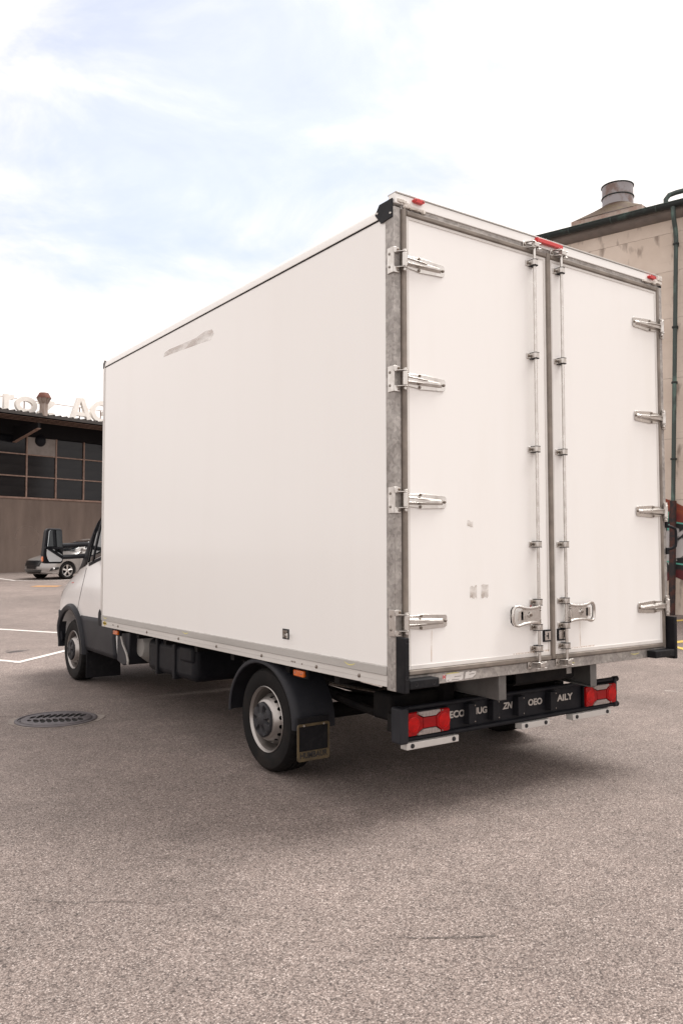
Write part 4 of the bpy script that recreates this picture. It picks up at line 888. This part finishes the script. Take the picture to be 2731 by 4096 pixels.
# local frame: x runs away along the wall, +y towards the lot
pale = mat('pale_concrete', (.70, .61, .53), .85, c2=(.59, .50, .425), scale=.9, lo=.35, hi=.65, bump=.25, bscale=18, bdist=.01)
def concrete_marks(m):
    t = m.node_tree; p = t.nodes['Principled BSDF']; tx = [q for q in t.nodes if q.type == 'TEX_COORD'][0]
    src = p.inputs['Base Color'].links[0].from_socket
    def layer(src, scale, stretch, lo, hi, colr, amt):
        mp_ = t.nodes.new('ShaderNodeMapping'); mp_.inputs['Scale'].default_value = stretch; t.links.new(tx.outputs['Object'], mp_.inputs[0])
        nn = t.nodes.new('ShaderNodeTexNoise'); nn.inputs['Scale'].default_value = scale; nn.inputs['Detail'].default_value = 4; t.links.new(mp_.outputs[0], nn.inputs['Vector'])
        r_ = t.nodes.new('ShaderNodeMapRange'); r_.inputs[1].default_value = lo; r_.inputs[2].default_value = hi; r_.inputs[4].default_value = amt; t.links.new(nn.outputs['Fac'], r_.inputs['Value'])
        mm = t.nodes.new('ShaderNodeMix'); mm.data_type = 'RGBA'; t.links.new(r_.outputs[0], mm.inputs['Factor']); t.links.new(src, mm.inputs['A']); mm.inputs['B'].default_value = (*colr, 1)
        return mm.outputs['Result']
    s1 = layer(src, 4.5, (1, 1, .35), .57, .68, (.22, .17, .14), .75)      # dark weep marks
    s2 = layer(s1, 2.0, (.25, 1, 6), .60, .70, (.33, .265, .22), .5)         # board lines
    t.links.new(s2, p.inputs['Base Color'])
concrete_marks(pale)
soff = mat('soffit_paint', (.23, .20, .18), .8, c2=(.16, .14, .13), scale=2)
copper = mat('weathered_copper', (.045, .062, .058), .55, .2, c2=(.15, .25, .215), scale=5, stretch=(1, 1, .4), lo=.52, hi=.75)
copd = mat('dark_copper', (.022, .028, .028), .5, .3, c2=(.07, .12, .105), scale=3, lo=.55, hi=.8)
z0 = -.10
# wall in formwork lifts, with narrow recessed joints between them
lifts = [-.4, 1.25, 2.55, 3.85, 5.15, 6.45, 7.47, 8.30, 8.70]
for a, b in zip(lifts, lifts[1:]): MB().box(-22, 11.0, -12, 0, a+z0+.003, b+z0-.003).build('wall_lift', pale, RB)
MB().box(-22, 10.99, -11.9, -.012, -.4, 8.6+z0).build('wall_core', soff, RB)
MB().box(-22, 11.3, -12, .22, 8.70+z0, 8.76+z0).build('roof_slab', soff, RB)
MB().prism([(0.001, 8.698+z0), (.20, 8.698+z0), (.17, 8.66+z0), (.06, 8.60+z0), (.001, 8.585+z0)], 'x', -22, 11.0).build('soffit_cove', soff, RB)
gt = MB(); vs_ = []; ns = 10
for xx in (-22, 11.3):
    for k in range(ns+1):
        a = math.pi*k/ns; vs_.append((xx, .31-.085*math.cos(a), 8.82+z0-.105*math.sin(a)))
gt.add(vs_, [(k, k+1, ns+2+k, ns+1+k) for k in range(ns)])
gto = gt.build('gutter', copd, RB, solid=.008, fix=False)
MB().cyl((-22, .395, 8.822+z0), (11.3, .395, 8.822+z0), .013, n=8).build('gutter_bead', copper, gto)
for k in range(-8, 11):
    xx = .15+k*.97; q = MB(); vs_ = []
    for x_ in (xx-.015, xx+.015):
        for j in range(ns+1):
            a = math.pi*j/ns; vs_.append((x_, .31-.090*math.cos(a), 8.822+z0-.110*math.sin(a)))
    q.add(vs_, [(j, j+1, ns+2+j, ns+1+j) for j in range(ns)]).build('gutter_strap', copper, gto, solid=.006, fix=False)
# downpipe (a thing hung on the wall)
px_ = -.195
def pxz(z): return -.20+(8.2-z)*.031
MB().tube([(px_, .31, 8.74+z0), (px_, .31, 8.60+z0), (px_, .29, 8.50+z0), (px_, .19, 8.30+z0), (px_, .16, 8.20+z0), (px_, .155, 8.0+z0)], .050, 12).build('swan_neck', copper, RB)
dp = MB().cyl((pxz(2.5), .155, 2.50+z0), (pxz(8.06), .155, 8.06+z0), .044, n=16).build('downpipe', copper, RB)
MB().cyl((pxz(0), .155, -.05), (pxz(2.52), .155, 2.52+z0), .068, n=16).build('downpipe_foot', mat('rusty_iron', (.065, .022, .016), .7, c2=(.018, .016, .018), scale=7, lo=.42, hi=.58), RB)
for z in (7.98, 6.2, 5.02, 3.4, 2.0, 1.0): MB().lathe([(.060, -.02), (.066, -.012), (.066, .012), (.060, .02)], (pxz(z), .155, z+z0), (0, 0, 1), 14).box(pxz(z)-.02, pxz(z)+.02, 0, .11, z+z0-.012, z+z0+.012).build('pipe_clip', copd, dp)
MB().tube([(-.04, .28, 8.78+z0), (-.04, .28, 8.94+z0), (-.10, .25, 9.03+z0), (-.24, .20, 9.07+z0), (-1.6, .12, 9.10+z0)], .052, 12).build('roof_pipe', copper, RB)
# graffiti, painted patches
def gmat(n_, c, c2): return mat(n_, c, .6, c2=c2, scale=3, lo=.45, hi=.6)
gm = bpy.data.materials.new('graffiti_paint'); gm.use_nodes = True
def graffiti_nodes():
    t = gm.node_tree; p = t.nodes['Principled BSDF']; p.inputs['Roughness'].default_value = .6; NN = t.nodes.new
    tx = NN('ShaderNodeTexCoord'); sp_ = NN('ShaderNodeSeparateXYZ'); t.links.new(tx.outputs['Generated'], sp_.inputs[0])
    nz = NN('ShaderNodeTexNoise'); nz.inputs['Scale'].default_value = 2.6; nz.inputs['Detail'].default_value = 3; nz.inputs['Distortion'].default_value = 1.2; t.links.new(tx.outputs['Object'], nz.inputs['Vector'])
    a = NN('ShaderNodeMath'); a.operation = 'MULTIPLY_ADD'; t.links.new(nz.outputs['Fac'], a.inputs[0]); a.inputs[1].default_value = .55; t.links.new(sp_.outputs['Z'], a.inputs[2])
    b = NN('ShaderNodeMath'); b.operation = 'SUBTRACT'; t.links.new(a.outputs[0], b.inputs[0]); b.inputs[1].default_value = .275
    r = NN('ShaderNodeValToRGB'); t.links.new(b.outputs[0], r.inputs[0]); e = r.color_ramp.elements
    st = [(0, (.10, .012, .016)), (.13, (.12, .014, .018)), (.17, (.013, .013, .015)), (.34, (.012, .012, .014)), (.37, (.55, .53, .52)), (.58, (.48, .46, .46)), (.61, (.012, .012, .014)), (.70, (.014, .012, .014)), (.73, (.16, .016, .018)), (.90, (.30, .07, .025)), (1, (.17, .018, .018))]
    while len(e) < len(st): e.new(.5)
    for k, (q, c) in enumerate(st): e[k].position = q; e[k].color = (*c, 1)
    t.links.new(r.outputs[0], p.inputs['Base Color'])
graffiti_nodes()
P = []; n = 30
for k in range(n+1): xx = -2.6+5.6*k/n; P.append((xx, 2.50+z0+.08*math.sin(xx*5)+.04*math.sin(xx*13)))
for k in range(n, -1, -1): xx = -2.6+5.6*k/n; P.append((xx, .78+z0+.10*math.sin(xx*4+2)+.05*math.sin(xx*11+1)))
MB().add([(p[0], .006, p[1]) for p in P], [tuple(range(len(P)))]).build('graffiti_mural', gm, RB)
teal = mat('graffiti_teal', (.12, .45, .36), .6)
for pts in ([(-.7, 2.02), (-.35, 2.0), (-.05, 2.06), (.3, 1.98)], [(-.6, 1.12), (-.3, 1.16), (.0, 1.2), (.25, 1.26)], [(.12, 2.3), (.15, 2.05), (.13, 1.9)]):
    vs_ = []; 
    for i, p in enumerate(pts):
        a = pts[max(0, i-1)]; b = pts[min(len(pts)-1, i+1)]; d = Vector((b[0]-a[0], b[1]-a[1])).normalized()*.016
        vs_ += [(p[0]-d.y, .0125, p[1]+z0+d.x), (p[0]+d.y, .0125, p[1]+z0-d.x)]
    MB().add(vs_, [(2*i, 2*i+1, 2*i+3, 2*i+2) for i in range(len(pts)-1)]).build('graffiti_stroke', teal, RB)
# chimney stack on the roof
stk = root('roof_ventilator', RO, 'banded metal ventilator stack on a mossy pyramid base above the gutter', 'ventilator', rotz=math.pi/2-RTH)
sheetm = mat('patchy_zinc', (.27, .255, .265), .45, .5, c2=(.17, .12, .105), scale=3.5, lo=.48, hi=.62, bump=.1, bscale=8)
moss = mat('mossy_sheet', (.085, .058, .024), .8, c2=(.065, .034, .024), scale=4, bump=.3, bscale=20)
sxc, syc = 1.60, -1.5
stb = MB().lathe([(.362, 9.70+z0), (.362, 10.02+z0), (.362, 10.28+z0), (.37, 10.30+z0), (.35, 10.30+z0), (.34, 9.70+z0)], (sxc, syc, 0), (0, 0, 1), 40).build('stack', sheetm, stk, ang=40)
for z in (10.02, 10.30): MB().lathe([(.362, -.018), (.385, -.008), (.385, .008), (.362, .018)], (sxc, syc, z+z0), (0, 0, 1), 40).build('band', copd, stb)
n = 32; vs_ = []
for (rr_, zz, sq) in ((.37, 9.80, 0), (.52, 9.66, .5), (.86, 9.38, 1)):
    for k in range(n):
        a = 2*math.pi*k/n; r2 = 1/max(abs(math.cos(a)), abs(math.sin(a))); r = rr_*((1-sq)+sq*min(r2, 1.36)); vs_.append((sxc+r*math.cos(a), syc+r*math.sin(a), zz+z0))
MB().add(vs_, [(i*n+k, i*n+(k+1) % n, (i+1)*n+(k+1) % n, (i+1)*n+k) for i in range(2) for k in range(n)]).build('pyramid_base', moss, stk, ang=30)
MB().box(sxc-.84, sxc+.84, syc-.84, syc+.84, 8.66+z0, 9.375+z0).build('curb', mat('white_curb', (.42, .36, .32), .7, c2=(.30, .2, .16), scale=5), stk)
for k, s in ((0, 1), (1, -1)): MB().tube([(sxc+.36*s, syc+.1, 9.72+z0), (sxc+.46*s, syc+.1, 9.66+z0)], .008, 5).build('stay_wire', copd, stk)

# ================================================================== PARKED CAR
hd_ = math.atan2(-.33, -.95)
CARP = Vector((6.86, 28.45, 0))
silver = mat('silver_paint', (.33, .315, .305), .28, .45, coat=.7)
chr_ = mat('car_trim_black', (.01, .01, .011), .35, coat=.3)
# local frame: y forward, x right; front-left wheel contact at (-.74, 1.245)
fwd = Vector((math.cos(hd_), math.sin(hd_), 0)); rgt = Vector((fwd.y, -fwd.x, 0))
CS = 1.08
cl_ = CARP-fwd*1.245*CS+rgt*.74*CS
cl_.z = gz(CARP.x, CARP.y)
K = root('parked_car', cl_, 'silver hatchback parked by the brown factory wall, seen past the truck cab', 'car', rotz=hd_-math.pi/2)
ck = [(.19, 2.02, -1.86, .80, .55, .35), (.26, 2.10, -1.93, .84, .70, .35), (.36, 2.13, -1.96, .86, .74, .35), (.52, 2.12, -1.97, .865, .78, .35), (.64, 2.07, -1.97, .865, .82, .35), (.72, 1.96, -1.96, .86, .74, .35), (.79, 1.72, -1.95, .855, .74, .35), (.85, 1.48, -1.93, .85, .66, .35), (.90, 1.22, -1.92, .84, .5, .35), (.95, 1.02, -1.90, .825, .4, .35), (.99, .95, -1.88, .80, .4, .35), (1.1, .74, -1.80, .77, .5, .35), (1.22, .50, -1.68, .72, .55, .4), (1.34, .20, -1.52, .66, .6, .4), (1.42, -.10, -1.40, .60, .6, .4), (1.46, -.36, -1.30, .50, .4, .4), (1.475, -.55, -1.15, .36, .3, .3)]
HC = Hull(0, ck)
czs = sorted(set([k[0] for k in ck]+[.3, .44, .58, .68, .755, .82, .875, .925, 1.04, 1.16, 1.28, 1.38, 1.44]))
body = HC.mesh(czs).build('body', silver, K, ang=60)
cc = MB()
for yw in (1.245, -1.245):
    for s in (-1, 1): cc.cyl((s*.55, yw, .31), (s*1.0, yw, .31), .345, n=32)
bpy.context.view_layer.update()
def cut_child(o, mb):
    cm = mb.build('cutter', []); cm.matrix_world = K.matrix_world @ Matrix.Translation(cm.location)
    q = o.modifiers.new('x', 'BOOLEAN'); q.operation = 'DIFFERENCE'; q.object = cm; q.solver = 'EXACT'
    bpy.context.view_layer.update(); dg = bpy.context.evaluated_depsgraph_get()
    me = bpy.data.meshes.new_from_object(o.evaluated_get(dg)); o.modifiers.clear(); o.data = me; bpy.data.objects.remove(cm); me.shade_smooth(); me.set_sharp_from_angle(angle=R(60))
cut_child(body, cc)
for s in (-1, 1):
    def cs_(quad, off, nm, m, nu=8, nv=6): return HC.side(quad, off, s, nu, nv).build(nm, m, body, solid=.008, fix=False)
    cs_([(.62, 1.01), (-.45, 1.02), (-.45, 1.38), (.05, 1.36)], .004, 'side_window', glassd)
    cs_([(-.50, 1.02), (-1.45, 1.06), (-1.20, 1.36), (-.50, 1.385)], .004, 'side_window', glassd)
    cs_([(.72, .995), (.64, 1.0), (.10, 1.36), (.14, 1.345)], .006, 'pillar', silver)
    cs_([(1.80, .60), (1.52, .66), (1.30, .80), (1.62, .74)], .006, 'headlamp', mat('car_headlamp_%d' % s, (.30, .30, .30), .06, .3, coat=1))
    cs_([(1.90, .30), (1.60, .36), (1.60, .45), (1.86, .40)], .006, 'fog_lamp_recess', chr_)
    MB().lathe([(.001, -.01), (.035, -.008), (.04, 0)], (s*(HC.w(1.78, .38)+.006), 1.78, .385), (s*-.6, -.8, 0), 12).build('fog_lamp', mat('fog_glass_%d' % s, (.7, .7, .7), .1, .5), body)
    cs_([(.30, .78), (.12, .78), (.12, .81), (.30, .81)], .016, 'door_handle', silver)
    cs_([(.78, .30), (.775, .30), (.775, .98), (.78, .98)], .003, 'door_seam', chr_)
    cs_([(1.10, .995), (.80, .97), (.80, 1.0), (.86, 1.03)], .004, 'mirror_base', chr_)
    MB().box(min(s*.80, s*1.0), max(s*.80, s*1.0), .58, .70, .98, 1.10).build('wing_mirror', silver, body, bevel=.035, seg=3)
def cf(quad, off, nm, m): return HC.frontp(quad, off, 14, 6).build(nm, m, body, solid=.012, fix=False)
cf([(-.40, .46), (.40, .46), (.46, .66), (-.46, .66)], .006, 'upper_grille', chr_)
cf([(-.42, .24), (.42, .24), (.50, .35), (-.50, .35)], .006, 'lower_grille', chr_)
MB().box(-.26, .26, 2.13, 2.146, .37, .47).build('number_plate', chr_, body, bevel=.004)
HC.frontp([(-.62, 1.0), (.62, 1.0), (.50, 1.40), (-.50, 1.40)], .005).build('windscreen', glassd, body, solid=.006, fix=False)
def carwheel():
    mb = MB().lathe([(.205, .02), (.225, .004), (.27, 0), (.295, .012), (.308, .035), (.310, .06), (.310, .15), (.30, .18), (.26, .195), (.205, .18)], (-.845, 1.245, .31), (1, 0, 0), 40)
    t_ = mb.build('wheel', tyrem, K, ang=50)
    al = mat('alloy', (.62, .60, .58), .3, .7)
    rm_ = MB().lathe([(.208, .02), (.205, .008), (.195, .012), (.190, .05), (.185, .15)], (-.845, 1.245, .31), (1, 0, 0), 36).lathe([(.001, .02), (.05, .022), (.055, .04)], (-.845, 1.245, .31), (1, 0, 0), 20)
    for k in range(5):
        for dlt in (-.13, .13):
            a = 2*math.pi*k/5+.3; c0 = Vector((-.82, 1.245, .31)); d0 = Vector((0, math.cos(a), math.sin(a))); d1 = Vector((0, math.cos(a+dlt), math.sin(a+dlt)))
            rm_.tube([c0+d0*.03, c0+d1*.12, c0+d1*.195+Vector((-.006, 0, 0))], [.022, .016, .016], 6)
    rm_.build('alloy_rim', al, t_)
    MB().lathe([(.001, .09), (.19, .09)], (-.845, 1.245, .31), (1, 0, 0), 24).build('brake_disc', chas, t_)
    return t_
cw = carwheel()
dup(cw, K, (0, -2.49, 0))
for dy in (0, -2.49):
    c = dup(cw, K, (0, dy, 0)); c.location.x = -c.location.x; c.rotation_euler = (0, 0, math.pi)
K.scale = (CS, CS, CS)
